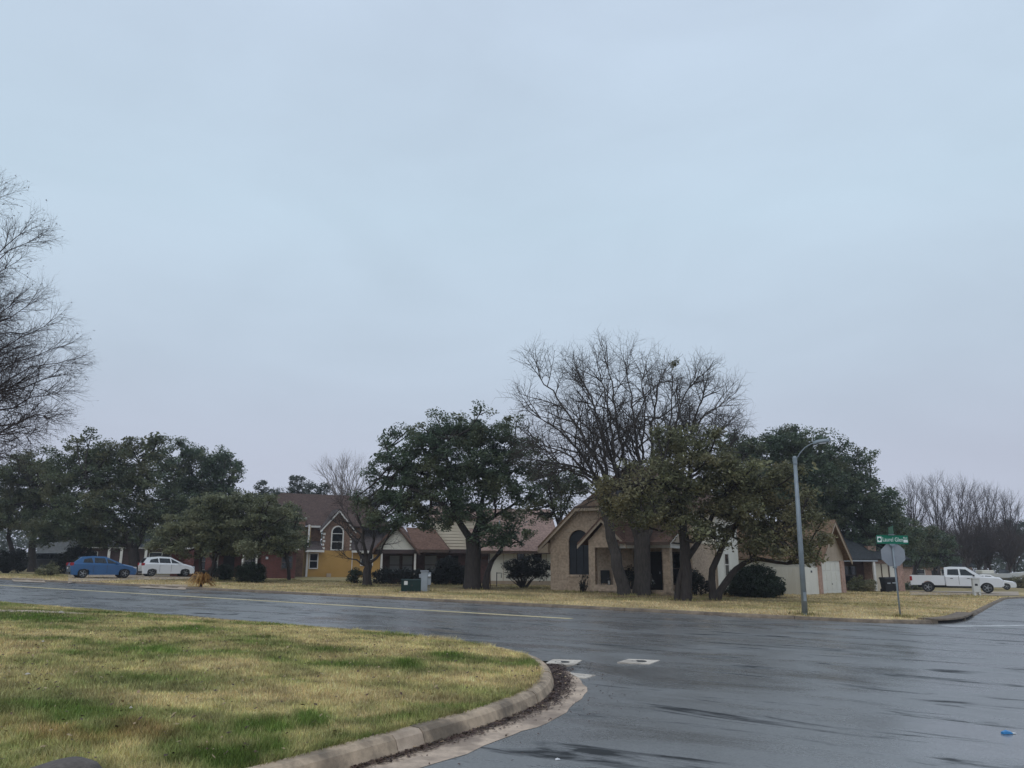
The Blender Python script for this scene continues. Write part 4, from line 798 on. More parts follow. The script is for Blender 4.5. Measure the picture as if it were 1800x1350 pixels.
# grey house among the left oaks
o = at(60, 1001)
H = thing('sided_house', 'grey sided house with white edged gables in the shade of the left oaks', 'house', o, R(24))
box('front_wall', 'grey_siding', H, 0, 4.6, 0, .2, -.5, 3.2); box('front_wall', 'dark_brick', H, 4.6, 15.5, 1.4, 1.6, -.5, 2.8); box('side_wall', 'grey_siding', H, 0, .2, .2, 9, -.5, 3.2)
gd = box('garage_door', 'grey_siding', H, .5, 4.1, -.03, 0, -.3, 2.2)
for i in range(4): box('door_panel', 'grey_siding', gd, .55, 4.05, -.05, -.03, -.26 + i * .6, .28 + i * .6)
for a_, b_, hh in ((-.4, 5.0, 5.0), (6.2, 10.8, 5.2)):
    c_ = (a_ + b_) / 2; yy = -.3 if a_ < 0 else .6; z0 = 3.15 if a_ < 0 else 2.9
    MB().xz([(a_ + .3, z0), (b_ - .3, z0), (c_, hh - .25)], yy + .32, yy + .45).build('gable_wall', MT['grey_siding'], H)
    r = MB(); r.slab([(a_, yy, z0 - .05), (c_, yy, hh), (c_, 6, hh), (a_, 6, z0 - .05)], .1); r.slab([(b_, yy, z0 - .05), (c_, yy, hh), (c_, 6, hh), (b_, 6, z0 - .05)], .1); r.build('gable_roof', MT['roof_dark'], H)
    rake(H, [(a_, z0 - .15), (c_, hh - .1), (b_, z0 - .15)], yy + .02, yy + .1, 'trim_white', .16)
box('fascia', 'trim_white', H, 4.9, 15.8, .55, .6, 2.62, 2.76)
r = MB(); r.slab([(4.8, .5, 2.8), (16, .5, 2.8), (15, 5, 5.4), (4.8, 5, 5.4)], .1); r.slab([(-.4, 9.4, 2.8), (16, 9.4, 2.8), (15, 5, 5.4), (-.4, 5, 5.4)], .1); r.build('roof', MT['roof_dark'], H)
for x in (7.6, 9.0, 11.8): box('porch_post', 'trim_white', H, x, x + .3, .7, 1.0, -.4, 2.62, .01)
window(H, 12.4, 13.8, .7, 2.1, 1.4, 'trim_white'); box('front_door', 'interior', H, 10.2, 11.2, 1.36, 1.4, -.2, 2.0)
window(H, 5.2, 6.4, .7, 2.1, 1.4, 'trim_white')
# weathered fence behind the white hatchback
f0, f1 = at(262, 1009), at(352, 1010.5)
F_ = thing('wooden_fence', 'weathered grey board fence behind the white hatchback', 'fence', f0, math.atan2(f1.y - f0.y, f1.x - f0.x)); Lf = (f1 - f0).length
nB = int(Lf / .16)
for i in range(nB): MB().box(i * .16 + .005, i * .16 + .152, -.01, .012, -.3, 1.85 + random.uniform(-.03, .03)).build('fence_board', MT['fence_grey'], F_)
for z in (.3, 1.5): box('rail', 'fence_grey', F_, 0, Lf, .02, .06, z, z + .09)

# house with the dark porch down the side street
o = at(1494, 1041.5)
H = thing('brick_house', 'low dark brick house with cream door panels down the side street behind the stop sign', 'house', o, R(14))
box('front_wall', 'dark_brick', H, -1.5, 2.4, 1.2, 1.4, -.6, 2.5); window(H, .3, 1.6, .6, 2.0, 1.2, 'trim_brown')
box('fascia', 'box_grey', H, -1.8, 2.5, -.4, -.34, 2.36, 2.54)
MB().xz([(2.1, -.6), (2.28, -.6), (2.28, 2.358), (2.1, 2.358)], -.35, -.2).build('porch_post', MT['trim_white'], H)
box('porch_ceiling', 'interior', H, -1.8, 2.4, -.33, 1.2, 2.5, 2.54)
box('side_wall', 'pink_brick', H, 2.4, 2.62, .2, 1.4, -.6, 2.5)
for x, mm in ((2.66, 'cream'), (3.32, 'cream'), (4.05, 'white_wall')): 
    p_ = box('door_panel', mm, H, x, x + .58, .25, .32, -.5, 2.2); box('panel_trim', 'trim_brown', p_, x + .58, x + .64, .2, .32, -.5, 2.2)
box('front_wall', 'pink_brick', H, 2.62, 5.4, .34, .5, -.6, 2.6)
r = MB(); r.slab([(-2.0, -.45, 2.56), (2.6, -.45, 2.56), (2.0, 3.6, 5.0), (-1.6, 3.6, 5.0)], .1); r.slab([(2.602, -.45, 2.56), (6, .0, 2.56), (5.4, 3.6, 4.6), (2.002, 3.6, 5.0)], .1); r.slab([(-2, 8, 2.6), (6, 8, 2.6), (5.4, 3.7, 4.6), (-1.6, 3.7, 5.0)], .1); r.build('roof', MT['roof_dark'], H)
box('chimney', 'pink_brick', H, 2.7, 3.4, .8, 1.4, 2.5, 3.6)
# pale house glimpsed behind the truck
o = at(1600, 1026)
H = thing('sided_house', 'pale house glimpsed between trunks behind the white pickup', 'house', o, R(-10))
box('front_wall', 'pink_brick', H, -2, 9, 0, .2, -.6, 2.6); window(H, 1, 2.2, .8, 2.1, 0, 'trim_white'); window(H, 4.6, 5.8, .8, 2.1, 0, 'trim_white'); box('front_door', 'interior', H, 3.2, 4.1, -.04, 0, -.2, 2.0)
r = MB(); r.slab([(-2.5, -.5, 2.6), (9.5, -.5, 2.6), (8, 4, 5.0), (-1, 4, 5.0)], .1); r.slab([(-2.5, 8.5, 2.6), (9.5, 8.5, 2.6), (8, 4, 5.0), (-1, 4, 5.0)], .1); r.build('roof', MT['roof_dark'], H)
box('side_wall', 'pink_brick', H, -2, -1.8, .2, 8, -.6, 2.6); box('side_wall', 'pink_brick', H, 8.8, 9, .2, 8, -.6, 2.6)

# ------------------------------------------------------------------ vehicles (x forward, y left, z up, wheels on z = 0)
def arc_pts(cx, r, z0, n=9):              # front to back over a wheel, at height z0 under the sill
    a0 = math.asin(max(-1, min(1, (z0 - WZ) / r)))
    return [(cx + r * math.cos(a), WZ + r * math.sin(a)) for a in np.linspace(a0, math.pi - a0, n)]
WZ = 0.31
def wheel(par, x, y, r, w, rimk=0.66):
    s = 1 if y > 0 else -1
    t = MB().lathe([(r * .62, -w / 2), (r * .93, -w / 2), (r, -w * .32), (r, w * .32), (r * .93, w / 2), (r * .62, w / 2)], 20, cap=True).build('wheel', MT['rubber'], par, True)
    t.location = (x, y, r); t.rotation_euler = (R(90), 0, 0)
    rm = MB().lathe([(0.01, w * .50), (r * .18, w * .51), (r * .2, w * .44), (r * rimk * .9, w * .47), (r * rimk, w * .53), (r * rimk, w * .40), (0.01, w * .36)], 18)
    for k in range(5):
        a = 2 * math.pi * k / 5; rm.tube([(r * .1 * math.cos(a), r * .1 * math.sin(a), w * .50), (r * rimk * .95 * math.cos(a), r * rimk * .95 * math.sin(a), w * .50)], [r * .09, r * .07], 4)
    o = rm.build('rim', MT['rim'], t)
    if s > 0: o.rotation_euler = (math.pi, 0, 0)
    return t
def car(name, label, cat, loc, rz, L, Wd, paint, low, cab, wx, wr, side_win, sill=0.22, group=None, belt=None, roofin=0.2, extra=None):
    """low: outline rear to front above the sill; cab: 4+ points rear to front of the glass house; wx: wheel centres"""
    global WZ; WZ = wr
    c = thing(name, label, cat, loc, rz, group); hw = Wd / 2
    poly = list(low); ra = wr + 0.07
    poly += [(low[-1][0] - .06, sill)] + arc_pts(wx[1], ra, sill) + (arc_pts(wx[0], ra, sill) if wx[0] > low[0][0] else []) + [(low[0][0] + .06, sill)]
    cx = sum(p[0] for p in poly) / len(poly)
    def ring(y, ins):
        o = []
        for x, z in poly:
            zz = z - ins * (0.8 if z > .6 else 0); o.append((cx + (x - cx) * (1 - ins * .35), y, zz))
        return o
    MB().loft([ring(-hw, .10), ring(-hw + .03, .05), ring(-hw + .12, 0), ring(hw - .12, 0), ring(hw - .03, .05), ring(hw, .10)]).build('body', MT[paint], c)
    zb = min(p[1] for p in cab); zt = max(p[1] for p in cab)
    yw = lambda z, e=0: (hw - .07 + e) - roofin * (z - zb) / (zt - zb)
    gh = MB().loft([[(x, -yw(z), z) for x, z in cab], [(x, -yw(z) + .08, z + .02 * (z > zb + .2)) for x, z in cab], [(x, yw(z) - .08, z + .02 * (z > zb + .2)) for x, z in cab], [(x, yw(z), z) for x, z in cab]]).build('cabin', MT[paint], c)
    for s in (1, -1):
        for q in side_win:
            MB().loft([[(x, s * yw(z, .010), z) for x, z in q], [(x, s * yw(z, -.02), z) for x, z in q]]).build('side_window', MT['glass'], c)
    def screen(nm, a, b, ins):            # a: low point, b: high point on the cab outline
        (xa, za), (xb, zb_) = a, b; n = Vector((zb_ - za, 0, -(xb - xa))).normalized()
        if (n.x > 0) != (nm == 'windscreen'): n = -n
        la_, lb = .10, .88; pa = Vector((xa + (xb - xa) * la_, 0, za + (zb_ - za) * la_)); pb = Vector((xa + (xb - xa) * lb, 0, za + (zb_ - za) * lb))
        q = [(pa, -1), (pa, 1), (pb, 1), (pb, -1)]; mk = lambda e: [tuple(p + n * e + Vector((0, s * (yw(p.z) - ins), 0))) for p, s in q]
        MB().loft([mk(-.01), mk(.014)]).build(nm, MT['glass'], c)
    screen('windscreen', cab[-1], cab[-2], .10); screen('rear_window', cab[0], cab[1], .12)
    for x in wx:
        for s in (1, -1): wheel(c, x, s * (hw - .11), wr, .2)
    for s in (1, -1):
        for x in ((.17, -.68) if L < 5 else ()): MB().box(x - .008, x + .008, *sorted((s * (hw + .002), s * (hw - .02))), sill + .12, zb - .06).build('door_seam', MT['black'], c)
        for x in wx: pass
    if extra: extra(c, hw)
    return c
def lamps(c, hw, xr, zr_, xf, zf, wl=.26, hl=.2, zm=.95, xm=.7, mat_m='black', plate=True, tail_side=.18):
    for s in (1, -1):
        y0, y1 = sorted((s * (hw - .03), s * (hw - wl)))
        t0_, t1_ = sorted((s * (hw + .006), s * (hw - wl)))
        MB().box(xr - .04, xr + tail_side, t0_, t1_, zr_, zr_ + hl).build('tail_light', MT['tail'], c, bevel=.02)
        MB().box(xf - .30, xf + .01, y0, y1, zf, zf + .14).build('headlight', MT['lamp_clear'], c, bevel=.03)
        MB().box(xm - .05, xm + .07, min(s * (hw - .02), s * (hw + .14)), max(s * (hw - .02), s * (hw + .14)), zm, zm + .13).build('wing_mirror', MT[mat_m], c, bevel=.02)
    if plate: MB().box(xr - .06, xr - .035, -.16, .16, .62, .74).build('number_plate', MT['label_white'], c)
    MB().box(xf - .02, xf + .035, -.42, .42, .42, .56).build('grille', MT['black'], c)
    MB().box(xr - .04, xr + .02, -hw + .15, hw - .15, .26, .42).build('bumper', MT['black'], c, bevel=.01)
def handles(c, hw, xs, z, mat):
    for s in (1, -1):
        for x in xs: MB().box(x, x + .18, min(s * (hw - .03), s * (hw + .02)), max(s * (hw - .03), s * (hw + .02)), z, z + .045).build('door_handle', MT[mat], c)
def on_ground(px, py, zoff=.30):          # car stands on the far ground a little above the street plane
    p = at(px, py, .12); x, y = np.array([p.x]), np.array([p.y]); p.z = float(far_z(x, y)[0]) + .02; return p
# blue hatchback: rear at left, nose to the right
bl = [(-2.10, .55), (-2.12, .80), (-2.02, 1.02), (-1.2, 1.02), (.9, .96), (1.25, .94), (1.85, .80), (2.12, .62), (2.15, .42)]
def ex(c, hw): lamps(c, hw, -2.10, .84, 2.08, .62, zm=.96, xm=.75, mat_m='blue_paint'); handles(c, hw, (-.75, .25), .82, 'blue_paint'); MB().box(-2.14, -2.09, -hw + .3, hw - .3, .74, .82).build('boot_trim', MT['black'], c)
car('hatchback', 'blue hatchback parked facing right beneath the left oaks', 'car', on_ground(177, 1016.5), R(38), 4.3, 1.78, 'blue_paint', bl,
    [(-2.0, 1.0), (-1.45, 1.42), (-.7, 1.48), (.05, 1.44), (1.15, .96)], (-1.32, 1.35), .32,
    [[(-1.35, 1.04), (-1.30, 1.28), (-.85, 1.36), (-.72, 1.03)], [(-.64, 1.03), (-.66, 1.37), (.0, 1.34), (.12, 1.0)], [(.2, 1.0), (.12, 1.31), (.25, 1.27), (.82, .99)]], extra=ex)
bl = [(-1.95, .55), (-1.98, .85), (-1.90, 1.02), (-1.1, 1.03), (.8, .99), (1.15, .97), (1.72, .82), (1.96, .64), (2.0, .42)]
def ex(c, hw):
    lamps(c, hw, -1.97, .84, 1.95, .64, zm=1.0, xm=.72, mat_m='white_paint'); handles(c, hw, (-.7, .2), .86, 'white_paint')
    MB().box(-1.995, -1.9, -.5, .5, .30, .38).build('rear_trim', MT['black'], c)
car('hatchback', 'white hatchback parked facing right in front of the weathered fence', 'car', on_ground(291, 1014.5), R(36), 4.05, 1.72, 'white_paint', bl,
    [(-1.92, 1.0), (-1.62, 1.44), (-.7, 1.52), (.1, 1.47), (1.10, .98)], (-1.25, 1.28), .31,
    [[(-1.45, 1.08), (-1.38, 1.30), (-.85, 1.40), (-.78, 1.05)], [(-.70, 1.05), (-.74, 1.41), (.02, 1.38), (.12, 1.03)], [(.2, 1.03), (.13, 1.35), (.25, 1.31), (.82, 1.01)]], extra=ex)
bl = [(-2.25, .6), (-2.28, .9), (-2.18, 1.12), (.9, 1.10), (1.2, 1.08), (2.05, .98), (2.25, .75), (2.28, .45)]
def ex(c, hw): lamps(c, hw, -2.27, .9, 2.22, .78, zm=1.1, xm=.75); handles(c, hw, (-.8, .2), .95, 'grey_paint')
car('suv', 'dark grey sport utility vehicle parked behind the olive shrub at far left', 'car', on_ground(66, 1004), R(200), 4.6, 1.88, 'grey_paint', bl,
    [(-2.2, 1.1), (-2.0, 1.62), (-1.2, 1.70), (.2, 1.66), (1.15, 1.08)], (-1.4, 1.42), .36,
    [[(-1.9, 1.16), (-1.75, 1.52), (-1.05, 1.58), (-1.0, 1.14)], [(-.92, 1.14), (-.95, 1.58), (.0, 1.56), (.1, 1.12)], [(.18, 1.12), (.1, 1.54), (.25, 1.5), (.85, 1.10)]], sill=.28, extra=ex)
# white crew cab pickup
tl = [(-.72, .58), (-.72, 1.28), (.95, 1.26), (1.45, 1.26), (2.85, 1.18), (3.05, 1.0), (3.1, .6)]
def ex(c, hw):
    lamps(c, hw, -3.05, .88, 3.06, .88, wl=.22, hl=.34, zm=1.25, xm=1.2, plate=True, tail_side=.12); handles(c, hw, (-.35, .75), 1.05, 'black')
    side = [(-3.05, .55), (-3.05, 1.30), (-.74, 1.28), (-.74, .55)] + arc_pts(-1.9, .47, .55, 11)
    for s in (1, -1): MB().xz(side, *sorted((s * (hw - .02), s * (hw - .10)))).build('bed_side', MT['white_paint'], c)
    MB().box(-3.08, -3.0, -hw + .1, hw - .1, .62, 1.29).build('tailgate', MT['white_paint'], c); MB().box(-3.0, -.74, -hw + .1, hw - .1, .60, .68).build('bed_floor', MT['black'], c)
    MB().box(-3.22, -3.05, -hw + .05, hw - .05, .45, .62).build('rear_bumper', MT['rim'], c, bevel=.02)
    MB().box(-2.6, 2.2, -.5, .5, .36, .58).build('chassis', MT['black'], c)
    for s in (1, -1): MB().box(-.6, 1.3, *sorted((s * (hw - .05), s * (hw - .25))), .36, .42).build('side_step', MT['black'], c)
    MB().box(-.72, -.70, -.7, .7, 1.3, 1.78).build('cab_rear_glass', MT['glass'], c)
    for s in (1, -1): MB().box(.205, .225, *sorted((s * (hw + .003), s * (hw - .02))), .62, 1.24).build('door_seam', MT['black'], c)
tk = car('pickup_truck', 'white crew cab pickup parked facing right beside the side street', 'pickup truck', on_ground(1683, 1042.2), R(-30), 6.2, 2.0, 'white_paint', tl,
    [(-.72, 1.26), (-.70, 1.88), (-.3, 1.94), (.75, 1.92), (1.75, 1.24)], (-1.9, 2.0), .40,
    [[(-.52, 1.34), (-.48, 1.76), (.22, 1.78), (.25, 1.32)], [(.36, 1.32), (.33, 1.78), (.72, 1.76), (1.28, 1.30)]], sill=.50, roofin=.16, extra=ex); tk.scale = (1.03, 1.0, 1.0)
bl = [(-2.1, .5), (-2.12, .85), (-1.6, .95), (.7, .92), (1.1, .92), (1.9, .80), (2.15, .62), (2.18, .4)]
def ex(c, hw): lamps(c, hw, -2.1, .66, 2.12, .60, zm=.95, xm=.7, mat_m='white_paint')
car('sedan', 'white sedan whose nose shows beyond the pickup', 'car', on_ground(1742, 1036.5), R(-30), 4.4, 1.78, 'white_paint', bl,
    [(-1.75, .93), (-1.1, 1.36), (-.6, 1.42), (.1, 1.38), (1.0, .92)], (-1.3, 1.33), .32,
    [[(-1.2, .98), (-.95, 1.28), (-.5, 1.33), (-.45, .97)], [(-.36, .97), (-.4, 1.33), (.05, 1.31), (.65, .96)]], extra=ex)
# boat on its trailer
p = on_ground(1766, 1034); p = p + Vector((2.2, 4.0, 0)); p.z = gz(p.x) + .2
B = thing('boat', 'white motor boat on a trailer beyond the pickup', 'boat', p, R(-6))
rings = []
for x, w, zk, zg in ((-2.5, .95, .75, 1.55), (-1.2, 1.05, .70, 1.52), (.3, 1.05, .70, 1.55), (1.5, .85, .80, 1.62), (2.4, .45, 1.05, 1.70), (3.0, .05, 1.45, 1.76)):
    rings.append([(x, -w, zg), (x, -w * .85, zk + .35), (x, 0, zk), (x, w * .85, zk + .35), (x, w, zg), (x, w * .85, zg - .06), (x, 0, zg - .10), (x, -w * .85, zg - .06)])
MB().loft(rings).build('hull', MT['white_paint'], B)
MB().box(-2.4, -1.0, -.8, .8, 1.5, 1.9).build('engine_cover', MT['white_wall'], B, bevel=.08)
MB().loft([[(.1, -.7, 1.5), (.1, .7, 1.5), (.25, .6, 2.0), (.25, -.6, 2.0)], [(.9, -.6, 1.52), (.9, .6, 1.52), (.35, .55, 2.0), (.35, -.55, 2.0)]]).build('windshield', MT['glass'], B)
T_ = thing('boat_trailer', 'dark boat trailer carrying the white motor boat', 'trailer', p, R(-6))
for s in (1, -1): MB().tube([(-2.3, s * .7, .55), (1.2, s * .7, .55), (3.6, 0, .6)], .05, 6).build('frame', MT['black'], T_)
for s in (1, -1): wheel(T_, -1.0, s * .95, .3, .18)
MB().box(-1.05, -.95, -.9, .9, .28, .36).build('axle', MT['black'], T_)
for x in (-1.5, .8): MB().box(x, x + .1, -.5, .5, .58, .72).build('bunk', MT['black'], T_)

# ------------------------------------------------------------------ street furniture
def gp_(px, py, far=True):
    p = at(px, py, .12); x, y = np.array([p.x]), np.array([p.y]); p.z = float((far_z if far else near_z)(x, y)[0]); return p
p = gp_(1415, 1080)
Lp = thing('street_lamp', 'tall grey steel street lamp with a curved arm near the corner', 'street lamp', p)
q = pt(1397, 806, p.y); hp = q.z - p.z; lx = q.x - p.x
MB().tube([(0, 0, -.2), (lx * .5, 0, hp * .5), (lx, 0, hp)], [.098, .082, .060], 12).build('pole', MT['galv'], Lp, True)
MB().lathe([(.13, -.05), (.13, .015), (.115, .03), (.11, .04)], 12).build('base_plate', MT['galv'], Lp)
MB().box(-.05, .05, -.125, -.09, .45, .75).build('hand_hole_cover', MT['galv'], Lp)
MB().lathe([(.068, hp - .22), (.078, hp - .18), (.078, hp + .03), (.05, hp + .08), (.0, hp + .09)], 12, (lx, 0)).build('pole_cap', MT['galv'], Lp)
a = [(lx + .02, 0, hp - .10), (lx + .16, -.06, hp + .16), (lx + .34, -.12, hp + .37), (lx + .55, -.18, hp + .50), (lx + .74, -.24, hp + .55)]
MB().tube(a, [.02, .019, .018, .018, .018], 8).build('arm', MT['galv'], Lp, True)
h = MB().loft([[(x, -.06 - .31 * (x - .62) + s * w, z + dz) for s, dz in ((-1, 0), (-.8, .05), (0, .09), (.8, .05), (1, 0), (.7, -.035), (0, -.05), (-.7, -.035))] for x, w, z in ((.62, .028, .50), (.74, .065, .545), (.92, .085, .57), (1.08, .065, .575), (1.14, .02, .57))])
h.v = [(x + lx, y - .14, z + hp) for x, y, z in h.v]; hd = h.build('lamp_head', MT['galv'], Lp, True)
lens = MB().loft([[(lx + x, -.20 - .31 * (x - .62) + s * w, hp + z) for s in (-1, 1)] + [(lx + x, -.20 - .31 * (x - .62) + s * w, hp + z - .03) for s in (1, -1)] for x, w, z in ((.80, .05, .515), (1.02, .045, .53))]).build('lens', MT['lamp_clear'], hd)

p = gp_(1583, 1084)
St = thing('stop_sign', 'stop sign seen from its grey back on a leaning post with green street name blades', 'sign', p)
q = pt(1567, 944, p.y); hp = q.z - p.z; lx = q.x - p.x
hb = pt(1569, 956.5, p.y).z - p.z; post = MB().tube([(0, 0, -.3), (lx * hb / hp, 0, hb)], .032, 8).build('post', MT['galv'], St, True)
sx = lambda z: lx * z / hp
zo = pt(1571, 975, p.y).z - p.z; ro = .385
tilt = math.atan2(lx, hp); yawS = R(-8)
def place(o, z, rz=0.0, dy=0.0, dx=0.0): o.location = (sx(z) + dx, dy, z); o.rotation_euler = (0, tilt, rz); return o
octp = [(ro / math.cos(R(22.5)) * math.cos(R(22.5 + 45 * k)), ro / math.cos(R(22.5)) * math.sin(R(22.5 + 45 * k))) for k in range(8)]
pan = place(MB().xz(octp, .034, .040).build('sign_panel', MT['alu'], St), zo, yawS)
MB().xz([(x * .985, z * .985) for x, z in octp], .0402, .0415).build('sign_face', MT['red_sign'], pan)
def text(name, s, size, mat, parent, loc, rot=(R(90), 0, 0), squeeze=1.0):
    cu = bpy.data.curves.new(name, 'FONT'); cu.body = s; cu.size = size; cu.extrude = .002; cu.align_x = 'CENTER'; cu.align_y = 'CENTER'; cu.resolution_u = 3
    tmp = bpy.data.objects.new('tmp', cu); COL.objects.link(tmp); dg = bpy.context.evaluated_depsgraph_get(); dg.update()
    me = bpy.data.meshes.new_from_object(tmp.evaluated_get(dg)); bpy.data.objects.remove(tmp, do_unlink=True); bpy.data.curves.remove(cu)
    me.materials.clear(); o = link(name, me, mat, parent); o.location = loc; o.rotation_euler = rot; o.scale = (squeeze, 1, 1); return o
text('lettering', 'STOP', .30, MT['white_sheet'], pan, (0, .0435, 0), (R(90), 0, R(180)), .85)
for dz in (.30, -.42): place(MB().box(-.055, .055, -.05, .045, -.03, .03).build('bracket', MT['galv'], St), zo + dz)
zb_ = pt(1568, 948.5, p.y).z - p.z
bl_ = place(MB().box(-.52, .52, -.006, .006, -.145, .145).build('street_name_blade', MT['green_sign'], St), zb_, R(-5), 0, .0); bl_.rotation_euler = (0, R(1), R(-6)); bl_.location.x += .02
MB().box(-.500, -.355, -.0095, -.0062, -.095, .095).build('emblem', MT['white_sheet'], bl_)
MB().lathe([(.0, 0), (.05, 0), (.05, .003), (.0, .003)], 14).build('emblem_disc', MT['green_sign'], bl_); e_ = bl_.children[-1]; e_.location = (-.4275, -.0098, 0); e_.rotation_euler = (R(90), 0, 0)
text('lettering', 'Laurel Glen', .20, MT['white_sheet'], bl_, (.01, -.0085, -.005), squeeze=.72)
text('lettering', 'Blvd', .085, MT['white_sheet'], bl_, (.425, -.0085, .062), squeeze=.9)
MB().box(.36, .50, -.0095, -.0062, -.09, .005).build('block_number_panel', MT['white_sheet'], bl_)
place(MB().box(-.09, .09, -.03, .03, -.03, .03).build('bracket', MT['galv'], St), zb_ - .175); place(MB().box(-.10, .10, -.025, .025, -.02, .02).build('bracket', MT['galv'], St), zb_ + .165)
b2 = MB().box(-.42, .42, -.006, .006, -.13, .13).build('street_name_blade', MT['green_pale'], St); b2.location = (sx(zb_) + .0, 0, zb_ + .31); b2.rotation_euler = (0, R(2), R(74))
MB().box(-.40, .40, -.009, -.0062, -.012 - .1, .1).build('blade_face', MT['white_sheet'], b2) if False else None

# green transformer, grey pedestal, white pedestal
p = gp_(722, 1041.5)
Tr = thing('transformer_box', 'dark green utility transformer box with a white warning label', 'utility box', p, R(8)); Tr.scale = (.80, .80, .80)
MB().xy([(-.72, -.5), (.72, -.5), (.72, .5), (-.72, .5)], -.1, .06).build('pad', MT['concrete'], Tr)
MB().xz([(-.62, .06), (.62, .06), (.62, .74), (-.62, .74)], -.40, .42).build('cabinet', MT['box_green'], Tr, bevel=.02)
MB().loft([[(-.65, -.44, .742), (.65, -.44, .742), (.65, .45, .742), (-.65, .45, .742)], [(-.62, -.38, .80), (.62, -.38, .80), (.62, .42, .80), (-.62, .42, .80)]]).build('lid', MT['box_green'], Tr)
MB().box(-.012, .012, -.407, -.40, .1, .72).build('door_seam', MT['black'], Tr); MB().box(-.44, -.22, -.408, -.401, .46, .70).build('warning_label', MT['label_white'], Tr); MB().box(.04, .10, -.43, -.40, .38, .48).build('padlock', MT['iron'], Tr)
p = gp_(748, 1040)
Pd = thing('meter_pedestal', 'grey metal utility pedestal with a side meter beside the green transformer', 'utility box', p, R(4))
MB().box(-.26, .10, -.16, .16, -.1, 1.02).build('cabinet', MT['box_grey'], Pd, bevel=.015); MB().box(-.30, .14, -.19, .19, 1.02, 1.08).build('lid', MT['box_grey'], Pd, bevel=.01)
MB().box(.10, .27, -.12, .12, .34, .98).build('meter_box', MT['box_grey'], Pd, bevel=.015); MB().box(-.36, -.26, -.08, .08, .70, .90).build('side_box', MT['box_grey'], Pd, bevel=.01)
mt_ = MB().lathe([(0.001, -.03), (.085, -.03), (.085, .03), (0.001, .045)], 14).build('meter_dial', MT['lamp_clear'], Pd, True); mt_.location = (.185, -.15, .80); mt_.rotation_euler = (R(90), 0, 0)
MB().tube([(.18, 0, .34), (.18, 0, -.2)], .025, 8).build('conduit', MT['galv'], Pd)
p = gp_(1718, 1047.5)
Pw = thing('utility_pedestal', 'pale utility pedestal with two legs standing in front of the pickup', 'utility box', p, R(-5))
MB().box(-.24, .22, -.14, .14, .22, 1.12).build('cabinet', MT['box_white'], Pw, bevel=.02)
for x in (-.24, .08): MB().box(x, x + .13, -.12, .12, -.2, .22).build('leg', MT['box_white'], Pw)
MB().box(-.14, .05, -.155, -.14, .66, .80).build('emblem', MT['black'], Pw, bevel=.01); MB().box(-.26, .24, -.16, .16, 1.12, 1.16).build('lid', MT['box_white'], Pw)
# wheelie bins
def bin_(loc, rz, label):
    b = thing('trash_bin', label, 'trash bin', loc, rz, 'trash bins by the side street house')
    MB().loft([[(-.24, -.27, .06), (.24, -.27, .06), (.24, .27, .06), (-.24, .27, .06)], [(-.31, -.36, 1.0), (.31, -.36, 1.0), (.31, .36, 1.0), (-.31, .36, 1.0)]]).build('body', MT['black'], b, bevel=.015)
    MB().loft([[(-.34, -.40, 1.0), (.34, -.40, 1.0), (.34, .40, 1.0), (-.34, .40, 1.0)], [(-.30, -.32, 1.10), (.30, -.32, 1.10), (.30, .38, 1.08), (-.30, .38, 1.08)]]).build('lid', MT['black'], b)
    MB().tube([(-.28, .46, .96), (.28, .46, .96)], .02, 6).build('handle', MT['black'], b)
    for s in (1, -1):
        w_ = MB().lathe([(.02, -.03), (.13, -.03), (.13, .03), (.02, .03)], 12).build('wheel', MT['rubber'], b); w_.location = (s * .25, .28, .13); w_.rotation_euler = (0, R(90), 0)
    MB().box(-.12, .12, -.345, -.32, .62, .70).build('sticker', MT['box_grey'], b); return b
bin_(gp_(1559.5, 1041.5), R(8), 'black wheeled trash bin nearer the cream door panels'); bin_(gp_(1570, 1040.5), R(-4), 'black wheeled trash bin half hidden by the stop sign post')

# utility lids in the road, litter
def pad(name, label, px, lid):
    P = [at(*q) for q in px]; c = sum(P, Vector()) / len(P)
    o = thing(name, label, 'utility cover', (c.x, c.y, gz(c.x)))
    vs = [(q.x - c.x, q.y - c.y, -G * (q.x - c.x)) for q in P]
    MB().loft([[(x, y, z - .05) for x, y, z in vs], [(x, y, z + .012) for x, y, z in vs]]).build('pad', MT['pad'], o)
    if lid:
        dx, dy, r = lid
        MB().lathe([(r * 1.08, .010), (r * 1.08, .016), (r * .95, .016), (r * .95, .013), (.0, .013)], 20).build('lid', MT['iron'], o); l_ = o.children[-1]; l_.location = (dx, dy, 0); l_.rotation_euler = (0, math.atan(G), 0)
    return o
pad('valve_cover', 'square concrete pad with a dark iron lid touching the kerb corner', [(954, 1169), (1007, 1170), (1021, 1161), (970, 1160)], (0.02, 0, .115))
pad('valve_cover', 'square concrete pad with a grey lid alone in the wet road', [(1085, 1166), (1142, 1168), (1160, 1161), (1105, 1159.5)], (0, 0, .12))
pad('concrete_pad', 'broken wedge of pale concrete at the edge of the gutter', [(1016, 1192), (1030, 1193), (1047, 1188), (1002, 1183.5), (1004, 1186)], None)
p = at(1770, 1290)
Wr = thing('wrapper', 'crumpled blue plastic wrapper lying on the wet road', 'litter', (p.x, p.y, gz(p.x)), R(10))
MB().loft([[(-.055, -.022, .002), (-.05, .024, .002), (-.05, .02, .018), (-.05, -.02, .022)], [(.0, -.026, .002), (.0, .026, .002), (.005, .02, .034), (.0, -.02, .026)], [(.05, -.024, .002), (.055, .02, .002), (.05, .016, .024), (.048, -.02, .014)]]).build('wrapper_body', MT['wrapper'], Wr)
MB().loft([[(.055, -.02, .004), (.055, .016, .004), (.055, .0, .016)], [(.10, -.014, .003), (.11, .02, .003), (.10, .0, .008)]]).build('torn_end', MT['paper'], Wr)
